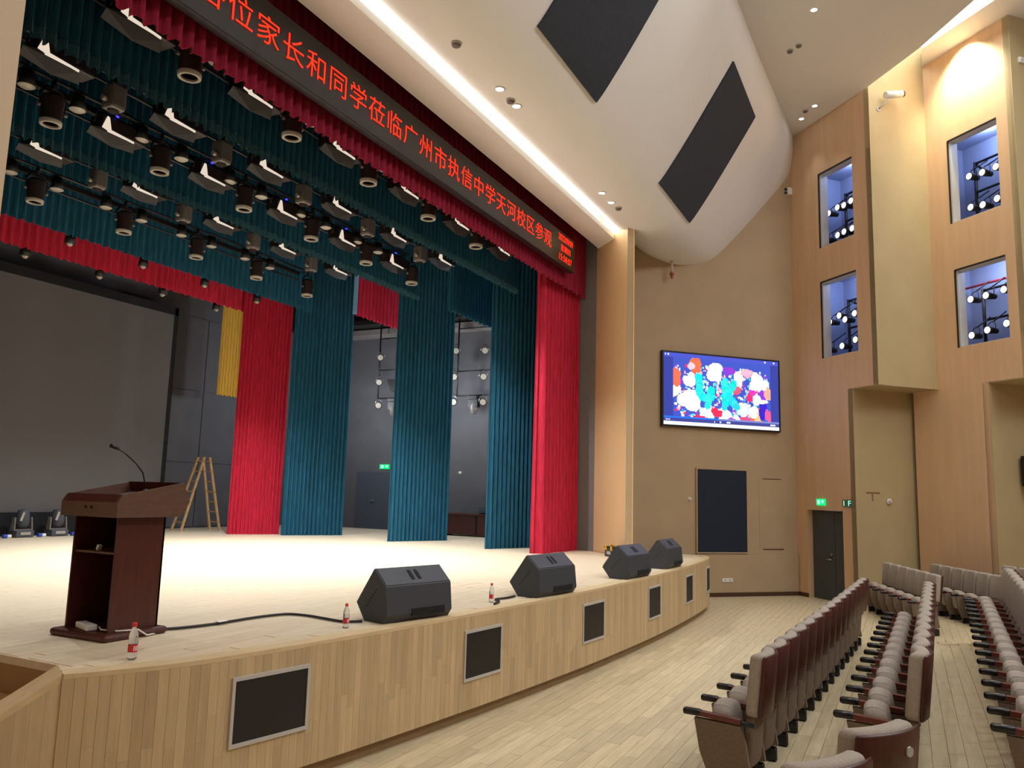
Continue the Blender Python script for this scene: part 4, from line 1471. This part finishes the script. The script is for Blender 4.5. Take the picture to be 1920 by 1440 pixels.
# stage monitor wedges
mon = None
PRF = [(0.16, 0.0), (0.31, 0.19), (0.02, 0.585), (-0.19, 0.40), (-0.225, 0.09), (-0.16, 0.0)]
mon_pos = [(6.974, 4.602, -0.26, 'largest black wedge speaker on the stage edge, nearest the podium'), (9.629, 4.23, -0.16, 'second black wedge speaker along the stage edge from the podium'),
           (12.479, 4.027, -0.10, 'third black wedge speaker, before the toolbox'), (14.647, 4.027, -0.03, 'farthest black wedge speaker at the curved stage end')]
for k, (x, y, rz, lab) in enumerate(mon_pos):
    if mon is None:
        mon = thing('wedge_speaker', lab, 'speaker', (x, y, S), rz, 'wedge speakers on the stage edge')
        w = 0.50
        m1 = MB()
        m1.prism([(-w, a, b) for a, b in PRF], (2 * w, 0, 0))
        bmesh.ops.bevel(m1.bm, geom=list(m1.bm.edges), offset=0.008, segments=1, affect='EDGES')
        m1.build('cabinet', M_speaker, mon)
        def onface(u, v, off):
            a, b = Vector((0.02, 0.585)), Vector((-0.19, 0.40))
            p = a.lerp(b, v)
            n = Vector((-(0.40 - 0.585), (-0.19 - 0.02))).normalized()
            n = Vector((n.x, n.y)) if n.y > 0 else -n
            return Vector((u, p.x + n.x * off, p.y + n.y * off))
        m1 = MB()
        m1.prism([onface(-w + 0.02, 0.05, 0.003), onface(w - 0.02, 0.05, 0.003), onface(w - 0.02, 0.95, 0.003), onface(-w + 0.02, 0.95, 0.003)], onface(0, 0, 0.006) - onface(0, 0, 0.003))
        m1.build('lid_panel', M_speakerlid, mon)
        m1 = MB()
        for u in (-0.05, 0.05):
            m1.prism([onface(u - 0.02, 0.25, 0.004), onface(u + 0.02, 0.25, 0.004), onface(u + 0.025, 0.5, 0.004), onface(u + 0.02, 0.75, 0.004), onface(u - 0.02, 0.75, 0.004), onface(u - 0.025, 0.5, 0.004)], onface(0, 0, 0.012) - onface(0, 0, 0.004))
        m1.build('handle_slot', M_dark, mon)
        m1 = MB()
        m1.box((0.12, -0.222, 0.10), (0.5, 0.02, 0.08))
        m1.build('connector_panel', M_dark, mon)
        m1 = MB()
        for q in range(7):
            a = Vector((0.02, 0.36)).lerp(Vector((0.18, 0.17)), q / 6)
            m1.cyl((-w - 0.004, a.x - 0.06, a.y + 0.0), (-w + 0.004, a.x - 0.06, a.y), 0.009, n=6)
        m1.build('side_screws', M_dark, mon)
        m1 = MB()
        a, b = Vector((0.31, 0.19)), Vector((0.02, 0.585))
        n = Vector((b.y - a.y, -(b.x - a.x))).normalized()
        c0, c1 = a.lerp(b, 0.06), a.lerp(b, 0.94)
        m1.prism([(-w + 0.03, c0.x, c0.y), (w - 0.03, c0.x, c0.y), (w - 0.03, c1.x, c1.y), (-w + 0.03, c1.x, c1.y)], (0, n.x * 0.012, n.y * 0.012))
        m1.build('speaker_grille', M_black, mon)
    else:
        dup(mon, (x, y, S), rz, lab)

# water bottles
bot = None
for k, (x, y, sc, lab) in enumerate(((4.195, 5.168, 0.991, 'water bottle with red cap and label on the stage edge below the podium'), (6.151, 4.735, 0.841, 'water bottle with red cap next to the nearest wedge speaker'), (8.514, 4.443, 0.841, 'water bottle with red cap behind the second grille'))):
    if bot is None:
        bot = thing('water_bottle', lab, 'bottle', (x, y, S), 0.6, 'water bottles on the stage edge')
        m1 = MB()
        m1.lathe([(0.026, 0.0), (0.032, 0.008), (0.0335, 0.03), (0.032, 0.05), (0.0335, 0.06), (0.0335, 0.125), (0.0335, 0.16), (0.030, 0.19), (0.016, 0.222), (0.0135, 0.24)], n=20)
        m1.build('bottle_body', M_pet, bot)
        m1 = MB()
        m1.lathe([(0.0345, 0.055), (0.0345, 0.108)], n=20, cap=False)
        m1.build('label_band', M_labelred, bot)
        m1 = MB()
        m1.lathe([(0.0345, 0.110), (0.0345, 0.150)], n=20, cap=False)
        m1.build('clear_band', M_pet, bot)
        m1 = MB()
        for ang in (-2.6, -2.2, -1.8):
            d = Vector((math.cos(ang), math.sin(ang), 0))
            t_ = Vector((-d.y, d.x, 0))
            for zz in (0.066, 0.078, 0.09):
                p = d * 0.0347
                m1.prism([p - t_ * 0.005 + Vector((0, 0, zz)), p + t_ * 0.005 + Vector((0, 0, zz)), p + t_ * 0.005 + Vector((0, 0, zz + 0.008)), p - t_ * 0.005 + Vector((0, 0, zz + 0.008))], d * 0.0008)
        m1.build('label_print', M_labelwhite, bot)
        m1 = MB()
        d = Vector((math.cos(-1.7), math.sin(-1.7), 0)); t_ = Vector((-d.y, d.x, 0)); p = d * 0.0347
        m1.prism([p - t_ * 0.006 + Vector((0, 0, 0.118)), p + t_ * 0.006 + Vector((0, 0, 0.118)), p + Vector((0, 0, 0.14))], d * 0.0008)
        m1.build('label_mark', M_labelblue, bot)
        m1 = MB()
        m1.lathe([(0.017, 0.235), (0.017, 0.262), (0.014, 0.265)], n=16)
        m1.build('cap', M_redplastic, bot)
        bot.scale = (sc, sc, sc)
    else:
        o = dup(bot, (x, y, S), 0.6, lab)
        o.scale = (sc, sc, sc)

# toolbox
tb = thing('toolbox', 'black toolbox with yellow latches at the foot of the column', 'toolbox', (16.28, 5.62, S), 0.82 + PI)
m1 = MB()
m1.box((0, 0, 0.10), (0.46, 0.22, 0.2), bevel=0.015)
m1.build('box', M_speaker, tb)
m1 = MB()
m1.box((0, 0, 0.215), (0.48, 0.24, 0.05), bevel=0.012)
m1.build('lid', M_black, tb)
for sx in (-0.14, 0.14):
    m1 = MB()
    m1.box((sx, -0.12, 0.20), (0.08, 0.02, 0.10))
    m1.build('latch', M_yellowp, tb)
m1 = MB()
m1.tube([(-0.10, 0, 0.24), (-0.09, 0, 0.28), (0.09, 0, 0.28), (0.10, 0, 0.24)], 0.014, 6)
m1.build('handle', M_yellowp, tb)
m1 = MB()
m1.box((0.0, -0.115, 0.09), (0.18, 0.012, 0.07))
m1.build('label_plate', M_frame, tb)

# ------------------------------------------------------------------ things on the screen wall and side walls
UNIT = 1.0
def tvp(s, z, off=0.0):
    p = Vector((21.082, 3.196, 0)) + D * s - OUT2 * off
    return Vector((p.x, p.y, z))
tv0 = tvp(-1.325, 5.05, 0)
tv = thing('wall_display', 'large wall display showing a flower picture in a video player', 'display', tv0)
def TB(mb, s0, s1, z0, z1, o0_, o1_):
    a = tvp(s0, z0, o0_) - tv0
    b = tvp(s1, z0, o0_) - tv0
    mb.prism([a, b, b + Vector((0, 0, z1 - z0)), a + Vector((0, 0, z1 - z0))], -OUT2 * (o1_ - o0_))
m1 = MB()
TB(m1, -3.05, 0.40, 4.105, 5.985, 0.0, 0.09)
m1.build('cabinet', M_black, tv)
m1 = MB()
TB(m1, -3.05, -3.01, 4.105, 5.985, 0.09, 0.105)
TB(m1, 0.36, 0.40, 4.105, 5.985, 0.09, 0.105)
TB(m1, -3.01, 0.36, 5.945, 5.985, 0.09, 0.105)
TB(m1, -3.01, 0.36, 4.105, 4.15, 0.09, 0.105)
m1.build('bezel', M_black, tv)
# the picture: colour cells on the lit face
NX, NY = 150, 84
rnd = random.Random(3)
def blob_list():
    L = []
    def add(x, y, rx, ry, c): L.append((x, y, rx, ry, c))
    W_, PK, RD, OR, TQ, PU, VI = (250, 250, 250), (250, 170, 190), (230, 50, 90), (245, 110, 80), (40, 215, 210), (140, 60, 210), (60, 40, 200)
    for _ in range(520):
        x, y = rnd.uniform(0.10, 0.90), rnd.uniform(0.16, 0.92)
        add(x, y, rnd.uniform(.005, .016), rnd.uniform(.009, .027), rnd.choice([W_, W_, W_, (190, 225, 235), TQ, (120, 200, 230), PK, (70, 110, 190), (200, 240, 240), RD, PU]))
    for x, y, rx, ry, c in ((.22, .36, .055, .10, W_), (.43, .22, .065, .13, W_), (.64, .32, .045, .12, (250, 220, 220)), (.80, .32, .06, .12, W_), (.86, .38, .05, .09, W_),
                            (.21, .66, .085, .15, W_), (.10, .52, .04, .09, W_), (.10, .32, .045, .13, OR), (.27, .16, .05, .12, OR), (.23, .17, .03, .06, (250, 200, 200)),
                            (.40, .88, .03, .08, W_), (.52, .84, .06, .10, W_), (.37, .80, .07, .08, (225, 245, 245)), (.45, .80, .045, .06, RD), (.30, .90, .05, .05, RD), (.70, .90, .06, .08, (240, 80, 130)),
                            (.62, .90, .045, .08, W_), (.79, .82, .055, .14, OR), (.81, .84, .03, .12, (250, 190, 140)), (.86, .70, .035, .16, VI), (.85, .50, .03, .07, PU), (.80, .55, .035, .10, W_), (.84, .60, .06, .03, W_),
                            (.74, .55, .03, .07, (230, 50, 120)), (.77, .48, .03, .04, (240, 60, 180)), (.90, .48, .03, .09, (250, 170, 140)), (.62, .46, .04, .06, (220, 90, 120)), (.56, .20, .05, .06, PU),
                            (.72, .20, .05, .06, PK), (.76, .76, .05, .08, (235, 245, 240)), (.68, .72, .05, .10, (215, 240, 240)), (.90, .80, .03, .09, (240, 90, 150)), (.58, .90, .035, .05, (160, 90, 190))):
        for _ in range(10):
            add(x + rnd.uniform(-.5, .5) * rx, y + rnd.uniform(-.5, .5) * ry, rx * rnd.uniform(.45, .75), ry * rnd.uniform(.45, .75), tuple(max(0, min(255, int(v * rnd.uniform(.93, 1.04)))) for v in c))
    T = (35, 215, 215)
    def stroke(pts, r):
        for a, b in zip(pts, pts[1:]):
            for k in range(9):
                t = k / 8
                add(a[0] + (b[0] - a[0]) * t + rnd.uniform(-.006, .006), a[1] + (b[1] - a[1]) * t + rnd.uniform(-.01, .01), r * rnd.uniform(.8, 1.2), r * 1.75 * rnd.uniform(.8, 1.2), (rnd.randint(20, 70), rnd.randint(195, 235), rnd.randint(195, 235)))
    stroke([(.30, .32), (.30, .52), (.33, .60), (.40, .60), (.40, .47)], .028)
    stroke([(.38, .60), (.37, .72)], .022)
    stroke([(.52, .34), (.52, .72)], .030)
    stroke([(.60, .36), (.54, .52), (.62, .70)], .030)
    return L
BL = blob_list()
me = bpy.data.meshes.new('picture')
vv, ff, cc = [], [], []
UXa, VZa, UXb, VZb = -3.01, 5.945, 0.36, 4.15
for j in range(NY + 1):
    for i in range(NX + 1):
        vv.append(tvp(UXa + (UXb - UXa) * i / NX, VZa + (VZb - VZa) * j / NY, 0.093) - tv0)
for j in range(NY):
    for i in range(NX):
        a = j * (NX + 1) + i
        ff.append((a, a + 1, a + NX + 2, a + NX + 1))
        u, v = (i + .5) / NX, (j + .5) / NY
        c = (66, 84, 184) if .08 < u < .925 else (58, 66, 150)
        if v < 0.055: c = (74, 84, 190)
        if .08 < u < .925 and .05 < v < .955 - 0.07:
            for x, y, rx, ry, bc in BL:
                if ((u - x) / rx) ** 2 + ((v - y) / ry) ** 2 < 1: c = bc
        if .885 <= v < .90: c = (40, 110, 235) if u < .46 else (120, 130, 190)
        if .90 <= v < .952: c = (66, 68, 140)
        if .915 < v < .94 and (abs(u - .43) < .006 or abs(u - .48) < .006 or .53 < u < .57 or .92 < u < .97 or .01 < u < .06 and int(u * NX) % 2): c = (200, 215, 250)
        if v >= .952: c = (248, 250, 255)
        if .015 < v < .04 and (.015 < u < .022 or .035 < u < .05 or .87 < u < .885 or .955 < u < .965): c = (230, 235, 255)
        cc.append(lin(c))
me.from_pydata([tuple(p) for p in vv], [], ff)
ca = me.color_attributes.new('Col', 'FLOAT_COLOR', 'CORNER')
buf = []
for c in cc:
    buf += [c[0], c[1], c[2], 1.0] * 4
ca.data.foreach_set('color', buf)
mm = bpy.data.materials.new('display picture')
mm.use_nodes = True
nt = mm.node_tree
nt.nodes.clear()
va = nt.nodes.new('ShaderNodeVertexColor'); va.layer_name = 'Col'
em = nt.nodes.new('ShaderNodeEmission'); em.inputs[1].default_value = 1.05
ou = nt.nodes.new('ShaderNodeOutputMaterial')
nt.links.new(va.outputs[0], em.inputs[0]); nt.links.new(em.outputs[0], ou.inputs[0])
me.materials.append(mm)
o = bpy.data.objects.new('picture', me)
COL.objects.link(o)
o.parent = tv

p0 = tvp(-1.33, 2.08, 0)
t = thing('acoustic_panel', 'tall blue black panel on the tan wall below the display', 'panel', p0)
def TW(mb, s0, s1, z0, z1, a, b):
    q, r = tvp(s0, z0, a) - p0, tvp(s1, z0, a) - p0
    mb.prism([q, r, r + Vector((0, 0, z1 - z0)), q + Vector((0, 0, z1 - z0))], -OUT2 * (b - a))
m1 = MB()
TW(m1, -2.04, -0.62, 1.07, 3.09, 0, 0.055)
m1.build('panel_face', M_panelblue, t)
m1 = MB()
TW(m1, -2.07, -2.04, 1.04, 3.12, 0, 0.06); TW(m1, -0.62, -0.59, 1.04, 3.12, 0, 0.06); TW(m1, -2.04, -0.62, 3.09, 3.12, 0, 0.06); TW(m1, -2.04, -0.62, 1.04, 1.07, 0, 0.06)
m1.build('panel_frame', M_tvwall, t)
# flush hatch outlined by dark slits
p0 = tvp(0.1, 2.0, 0)
t = thing('access_hatch', 'flush tan hatch with dark slits beside the black wall panel', 'hatch', p0)
m1 = MB()
TW(m1, -0.22, 0.50, 1.17, 2.89, 0.003, 0.008)
m1.build('hatch_leaf', M_tvwall, t)
m1 = MB()
TW(m1, -0.12, 0.50, 1.13, 1.15, 0, 0.01); TW(m1, -0.10, 0.45, 2.90, 2.915, 0, 0.01)
m1.build('slit', M_base, t)
p0 = tvp(-1.21, 0.40, 0.05)
t = thing('wall_outlet', 'white outlet plate low on the dado by the stage end', 'outlet', p0)
m1 = MB()
m1.prism([D * -0.15 + Vector((0, 0, -0.045)), D * 0.15 + Vector((0, 0, -0.045)), D * 0.15 + Vector((0, 0, 0.045)), D * -0.15 + Vector((0, 0, 0.045))], -OUT2 * 0.02)
m1.build('plate', M_white, t)
m1 = MB()
for s in (-0.07, 0.07):
    c = D * s - OUT2 * 0.02
    m1.prism([c + D * -0.03 + Vector((0, 0, -0.02)), c + D * 0.03 + Vector((0, 0, -0.02)), c + D * 0.03 + Vector((0, 0, 0.02)), c + D * -0.03 + Vector((0, 0, 0.02))], -OUT2 * 0.004)
m1.build('socket', M_frame, t)
def dome(label, p, nrm, r=0.06):
    t = thing('dome_camera', label, 'camera', p)
    q = Vector(nrm).to_track_quat('Z', 'Y')
    m1 = MB()
    m1.lathe([(r, 0), (r, r * 0.5), (r * 0.8, r * 0.7)], n=14)
    for v in m1.bm.verts: v.co = q @ v.co
    m1.build('mount', M_white, t)
    m1 = MB()
    m1.lathe([(r * 0.75, r * 0.68), (r * 0.6, r * 1.1), (r * 0.05, r * 1.3)], n=14)
    for v in m1.bm.verts: v.co = q @ v.co
    m1.build('dome', M_frame, t, smooth=True)
    return t
dome('small white dome camera left of the black wall panel', tvp(-2.23, 2.34, 0), -OUT2, 0.05)
dome('white dome camera on the straw return wall under the overhang', K + E1 * 2.10 + D * 0.95 + Vector((0, 0, 2.42)) - OUT2 * 0.014, -OUT2, 0.07)
# faint cross shaped mark on the low return
mkp = K + E1 * 2.10 + D * 0.48 + Vector((0, 0, 2.6)) - OUT2 * 0.014
m1 = MB()
for (a, b, z0, z1) in ((-0.18, 0.22, -0.01, 0.03), (-0.02, 0.02, -0.18, -0.01)):
    m1.prism([mkp + D * a + Vector((0, 0, z0)), mkp + D * b + Vector((0, 0, z0)), mkp + D * b + Vector((0, 0, z1)), mkp + D * a + Vector((0, 0, z1))], -OUT2 * 0.004)
tag(m1.build('wall_mark', mat('brown scuff', (140, 104, 68), 0.8)), 'brown cross shaped mark on the straw wall near the exit sign', 'mark')
# bullet camera on the upper return
p = P1 + D * 0.28 + Vector((0, 0, 11.77)) - OUT2 * 0.0
t = thing('security_camera', 'white bullet camera on an arm high on the return wall', 'camera', p)
m1 = MB()
m1.cyl((0, 0, 0), -OUT2 * 0.03, 0.06, n=10)
m1.cyl(-OUT2 * 0.03, -OUT2 * 0.2 + D * 0.18 + Vector((0, 0, 0.2)), 0.022, n=8)
m1.build('arm', M_frame, t)
m1 = MB()
c0, c1 = -OUT2 * 0.2 + D * 0.05 + Vector((0, 0, 0.27)), -OUT2 * 0.25 + D * 0.50 + Vector((0, 0, 0.36))
m1.cyl(c0, c1, 0.085, n=12)
m1.build('housing', M_white, t)
m1 = MB()
m1.cyl(c1 - (c1 - c0).normalized() * 0.02, c1 + (c1 - c0).normalized() * 0.05, 0.075, n=12)
m1.build('lens_hood', M_black, t)
# twin flood head near the ceiling corner
p = wl(K, 0.03, 10.70, -0.06)
t = thing('emergency_light', 'small white twin lamp unit high in the corner above the display', 'light', p)
m1 = MB()
m1.box((0, 0, 0), (0.14, 0.14, 0.20), bevel=0.02, rot=Matrix.Rotation(PI / 4, 3, 'Z'))
m1.build('case', M_white, t)
m1 = MB()
for z in (-0.05, 0.05):
    m1.cyl(Vector((-0.05, 0.05, z)), Vector((-0.085, 0.085, z)), 0.03, n=10)
m1.build('lamp_head', M_black, t)
# wall speaker on the rear return
p = Q + E1 * 1.36 + D * 0.95 + Vector((0, 0, 3.15)) - OUT2 * 0.0
t = thing('wall_speaker', 'black loudspeaker on the straw wall at the picture edge', 'speaker', p)
m1 = MB()
m1.box(-OUT2 * 0.22, (0.46, 0.30, 0.66), bevel=0.02, rot=Matrix.Rotation(-PI / 4, 3, 'Z'))
m1.build('cabinet', M_black, t)
m1 = MB()
m1.cyl((0, 0, 0), -OUT2 * 0.1, 0.05, n=8)
m1.build('bracket', M_black, t)
m1 = MB()
c = -OUT2 * 0.372 + D * 0.12 + Vector((0, 0, -0.22))
m1.prism([c - D * 0.05, c + D * 0.05, c + D * 0.05 + Vector((0, 0, 0.03)), c - D * 0.05 + Vector((0, 0, 0.03))], -OUT2 * 0.006)
m1.build('nameplate', M_frame, t)
p = P2 + D * 0.28 + Vector((0, 0, 12.12))
t = thing('wall_box', 'small white box high on the farthest return wall', 'box', p)
m1 = MB()
m1.box(-OUT2 * 0.03, (0.13, 0.06, 0.13), bevel=0.01, rot=Matrix.Rotation(-PI / 4, 3, 'Z'))
m1.build('case', M_white, t)
m1 = MB()
m1.cyl(-OUT2 * 0.06, -OUT2 * 0.075, 0.03, n=10)
m1.build('indicator', M_frame, t)
# sprinkler drop near the column
p = Vector((18.9, 5.05, 8.24))
t = thing('sprinkler', 'small sprinkler hanging from the curved ceiling beside the column', 'sprinkler', p)
m1 = MB()
m1.cyl((0, 0, 0), (0, 0, -0.3), 0.03, n=8)
m1.build('pipe', M_frame, t)
m1 = MB()
m1.lathe([(0.05, -0.36), (0.05, -0.30), (0.02, -0.28)], n=10)
m1.lathe([(0.015, -0.45), (0.035, -0.43), (0.03, -0.36)], n=10)
m1.build('head', M_copper, t)

# ------------------------------------------------------------------ ceiling lights and detectors
dl = None
def downlight(lab, p, nrm, energy, ang=80, tgt=None):
    global dl
    q = Vector(nrm).to_track_quat('-Z', 'Y').to_euler()
    if dl is None:
        dl = thing('downlight', lab, 'light', p, rot=q, group='recessed ceiling lights')
        m1 = MB()
        m1.lathe([(0.085, 0.01), (0.085, -0.012), (0.062, -0.012), (0.06, 0.01)], n=16, cap=False)
        m1.build('trim_ring', M_white, dl)
        m1 = MB()
        m1.lathe([(0.001, -0.004), (0.062, -0.003)], n=16, cap=False)
        m1.build('lamp_face', emat('downlight glow', (245, 250, 255), 9.0), dl)
    else:
        dup(dl, p, 0, lab, rot=q)
    lamp('SPOT', 'downlight_beam', Vector(p) + Vector(nrm) * 0.03, energy, SOFTW, tgt if tgt else Vector(p) + Vector(nrm), 0.06, angle=ang, blend=0.8)
DN = Vector((0, 0, -1))
def cpt(x): return ceil_pt(x, 5.12, 0.005)
downlight('bright ceiling spot, second of the near pair over the light cove', cpt(10.15), DN, 60, 75)
downlight('bright ceiling spot, first of the near pair over the light cove', cpt(9.59), DN, 60, 75)
downlight('bright ceiling spot, first of the far pair beside the light cove', cpt(13.96), DN, 60, 75)
downlight('bright ceiling spot, second of the far pair beside the light cove', cpt(14.51), DN, 60, 75)
for p, lab in (((15.84, 1.32), 'bright ceiling spot alone at the top of the flat ceiling'), ((20.03, 1.71), 'bright ceiling spot nearest the window wall'), ((20.62, 2.09), 'bright ceiling spot beside the crease of the ceiling')):
    downlight(lab, Vector((p[0], p[1], ZC - 0.025)), DN, 120 if p[0] < 18 else 35, 60)
# lamps of the flat ceilings beyond the view, same pattern
for x, y in ((11.5, 1.4), (7.5, 1.3), (3.0, 1.5), (13.5, -1.2), (8.5, -1.4)):
    lamp('SPOT', 'downlight_beam', (x, y, ZC - 0.05), 230, SOFTW, (x, y, 0), 0.08, angle=120, blend=0.8)
# wall washer under the rear slab
lamp('SPOT', 'wall_washer', wl(Q, 1.25, 13.08, -0.42), 520, (1.0, 0.92, 0.66), wl(Q, 1.25, 12.2), 0.06, angle=110, blend=0.9)
det = None
for p, lab in ((ceil_pt(8.3, 5.1, 0), 'grey detector between the cove and the large black panel'), (ceil_pt(9.95, 5.12, 0), 'grey detector between the near pair of ceiling spots'), (ceil_pt(14.85, 5.08, 0), 'grey detector beyond the far pair of ceiling spots'),
               (Vector((17.2, 1.95, ZC - 0.02)), 'grey detector on the flat ceiling, nearer the crease'), (Vector((17.05, 1.75, ZC - 0.02)), 'larger grey detector on the flat ceiling under the other'), (Vector((20.2, 1.95, ZC - 0.02)), 'grey detector between the two spots by the window wall')):
    if det is None:
        det = thing('smoke_detector', lab, 'detector', p, group='ceiling detectors')
        m1 = MB()
        m1.lathe([(0.07, -0.025), (0.075, 0.0)], n=14)
        m1.build('base', M_frame, det)
        m1 = MB()
        m1.lathe([(0.03, -0.06), (0.055, -0.05), (0.06, -0.024)], n=14)
        m1.build('cap', M_grey, det)
    else:
        dup(det, p, 0, lab)

# ------------------------------------------------------------------ theatre seats
def make_seat(lab, both=False):
    t = thing('theatre_seat', lab, 'seat', (0, -50, 0), group='theatre seats')
    w = 0.47
    rec = lambda z: -(z - 0.6) * 0.10
    def bend(co):
        return Vector((co.x, co.y + rec(co.z) - 0.045 * (1 - (co.x / 0.235) ** 2), co.z))
    m1 = MB()
    m1.box((0, -0.035, 0.86), (w, 0.028, 0.50), bevel=0.012, seg=1, fn=bend, cuts=6)
    m1.build('back_shell', M_shell, t, smooth=True)
    m1 = MB()
    m1.box((0, 0.035, 0.865), (w - 0.01, 0.115, 0.51), bevel=0.04, seg=3, fn=bend, cuts=6)
    m1.build('back_cushion', M_fabric, t, smooth=True)
    m1 = MB()
    m1.box((0, 0.045, 0.41), (w - 0.05, 0.07, 0.42), bevel=0.02, seg=2, fn=lambda c: Vector((c.x, c.y + (0.6 - c.z) * 0.10 - 0.03 * (1 - (c.x / 0.235) ** 2), c.z)), cuts=4)
    m1.build('lower_back', M_fabricd, t, smooth=True)
    m1 = MB()
    def sb(c):
        y, z = c.y - 0.26, c.z - 0.46
        k = 0.06 * (1 - (c.x / 0.22) ** 2)
        return Vector((c.x, 0.26 + y + z * 0.12 + k * 0.3, 0.46 + z + (k if z > 0.1 else 0)))
    m1.box((0, 0.26, 0.44), (w - 0.07, 0.19, 0.36), bevel=0.075, seg=3, fn=sb, cuts=5)
    m1.build('seat_pad', M_fabric, t, smooth=True)
    for sx in ((-1, 1) if both else (-1,)):
        X = sx * 0.262
        m1 = MB()
        m1.prism([(X - 0.03, 0.10, 0.555), (X + 0.03, 0.10, 0.555), (X + 0.03, 0.10, 0.595), (X - 0.03, 0.10, 0.595)], (0, 0.34, 0.022))
        arm = m1.build('armrest', M_wood, t)
        m1 = MB()
        m1.box((X, 0.505, 0.60), (0.068, 0.16, 0.055), bevel=0.02, seg=2)
        m1.build('arm_tip', M_armtip, arm, smooth=True)
        m1 = MB()
        m1.prism([(X - 0.015, -0.01, 0.545), (X + 0.015, -0.01, 0.545), (X + 0.015, -0.01, 0.575), (X - 0.015, -0.01, 0.575)], (0, 0.115, 0.005))
        m1.build('arm_bracket', M_steel, arm)
        m1 = MB()
        m1.prism([(X - 0.026, 0.02, 0.15), (X - 0.026, 0.36, 0.10), (X - 0.026, 0.44, 0.30), (X - 0.026, 0.485, 0.56), (X - 0.026, 0.10, 0.545), (X - 0.026, 0.06, 0.4)], (0.052, 0, 0))
        m1.build('side_panel', M_fabricd, t)
        m1 = MB()
        m1.box((X, 0.20, 0.065), (0.06, 0.34, 0.13), bevel=0.015, seg=1)
        m1.build('foot', M_armtip, t)
    return t
M_armtip = mat('glossy black arm tip', (22, 22, 26), 0.25)
seat1 = make_seat('')
seat2 = make_seat('', True)
f1, f2 = [False], [False]
def seat_row(n, a, b, name, sc=1.0, dz=0.0):
    a, b = Vector(a), Vector(b)
    ang = math.atan2((b - a).y, (b - a).x)
    for k in range(n):
        u = k / (n - 1) if n > 1 else 0
        p = a.lerp(b, u)
        rz = ang
        lab = 'taupe theatre seat, %s in the %s' % (ORD[k], name)
        proto, fl_ = (seat2, f2) if k == n - 1 else (seat1, f1)
        loc = (p.x, p.y, fl(p.x, p.y) + dz)
        if fl_[0]:
            o = dup(proto, loc, rz, lab, 'theatre seats')
        else:
            fl_[0] = True
            o = proto
            o.location = loc
            o.rotation_euler = (0, 0, rz)
            o['label'] = lab
            KIDS[o.name] = [(c, list(c.children)) for c in o.children]
        o.scale = (sc, sc, sc)
seat_row(15, (7.22, 1.17), (14.55, 0.74), 'front row from the near aisle')
seat_row(13, (7.30, -0.01), (13.1, -0.20), 'second row from the near aisle')
seat_row(17, (6.9, -1.06), (15.1, -1.36), 'third row from the near aisle')
seat_row(6, (17.15, -0.40), (19.55, 0.42), 'front side row, from the aisle', sc=0.97)
seat_row(6, (18.45, -1.54), (20.65, -0.55), 'second side row, from the aisle', sc=0.93)
mb = MB()
mb.prism([(17.0, -3.1, 0), (19.9, -1.82, 0), (19.7, -1.3, 0), (16.8, -2.6, 0)], (0, 0, 0.16))
struct(mb.build('floor_riser', M_floor))
seat_row(5, (17.55, -2.72), (19.45, -1.84), 'third side row, under the wall speaker', sc=0.90, dz=0.16)
seat_row(2, (4.05, 0.40), (4.66, 0.20), 'nearest pair, from the picture edge', sc=1.05, dz=0.0)
for o in [o for o in COL.objects if o.get('label', '').endswith('nearest pair, from the picture edge')]:
    m1 = MB()
    o.rotation_euler = (0, 0, o.rotation_euler.z - 0.28)
    m1.cyl((0.09, -0.11, 1.01), (0.09, -0.139, 1.01), 0.024, n=14)
    m1.build('number_badge', M_badge, o)
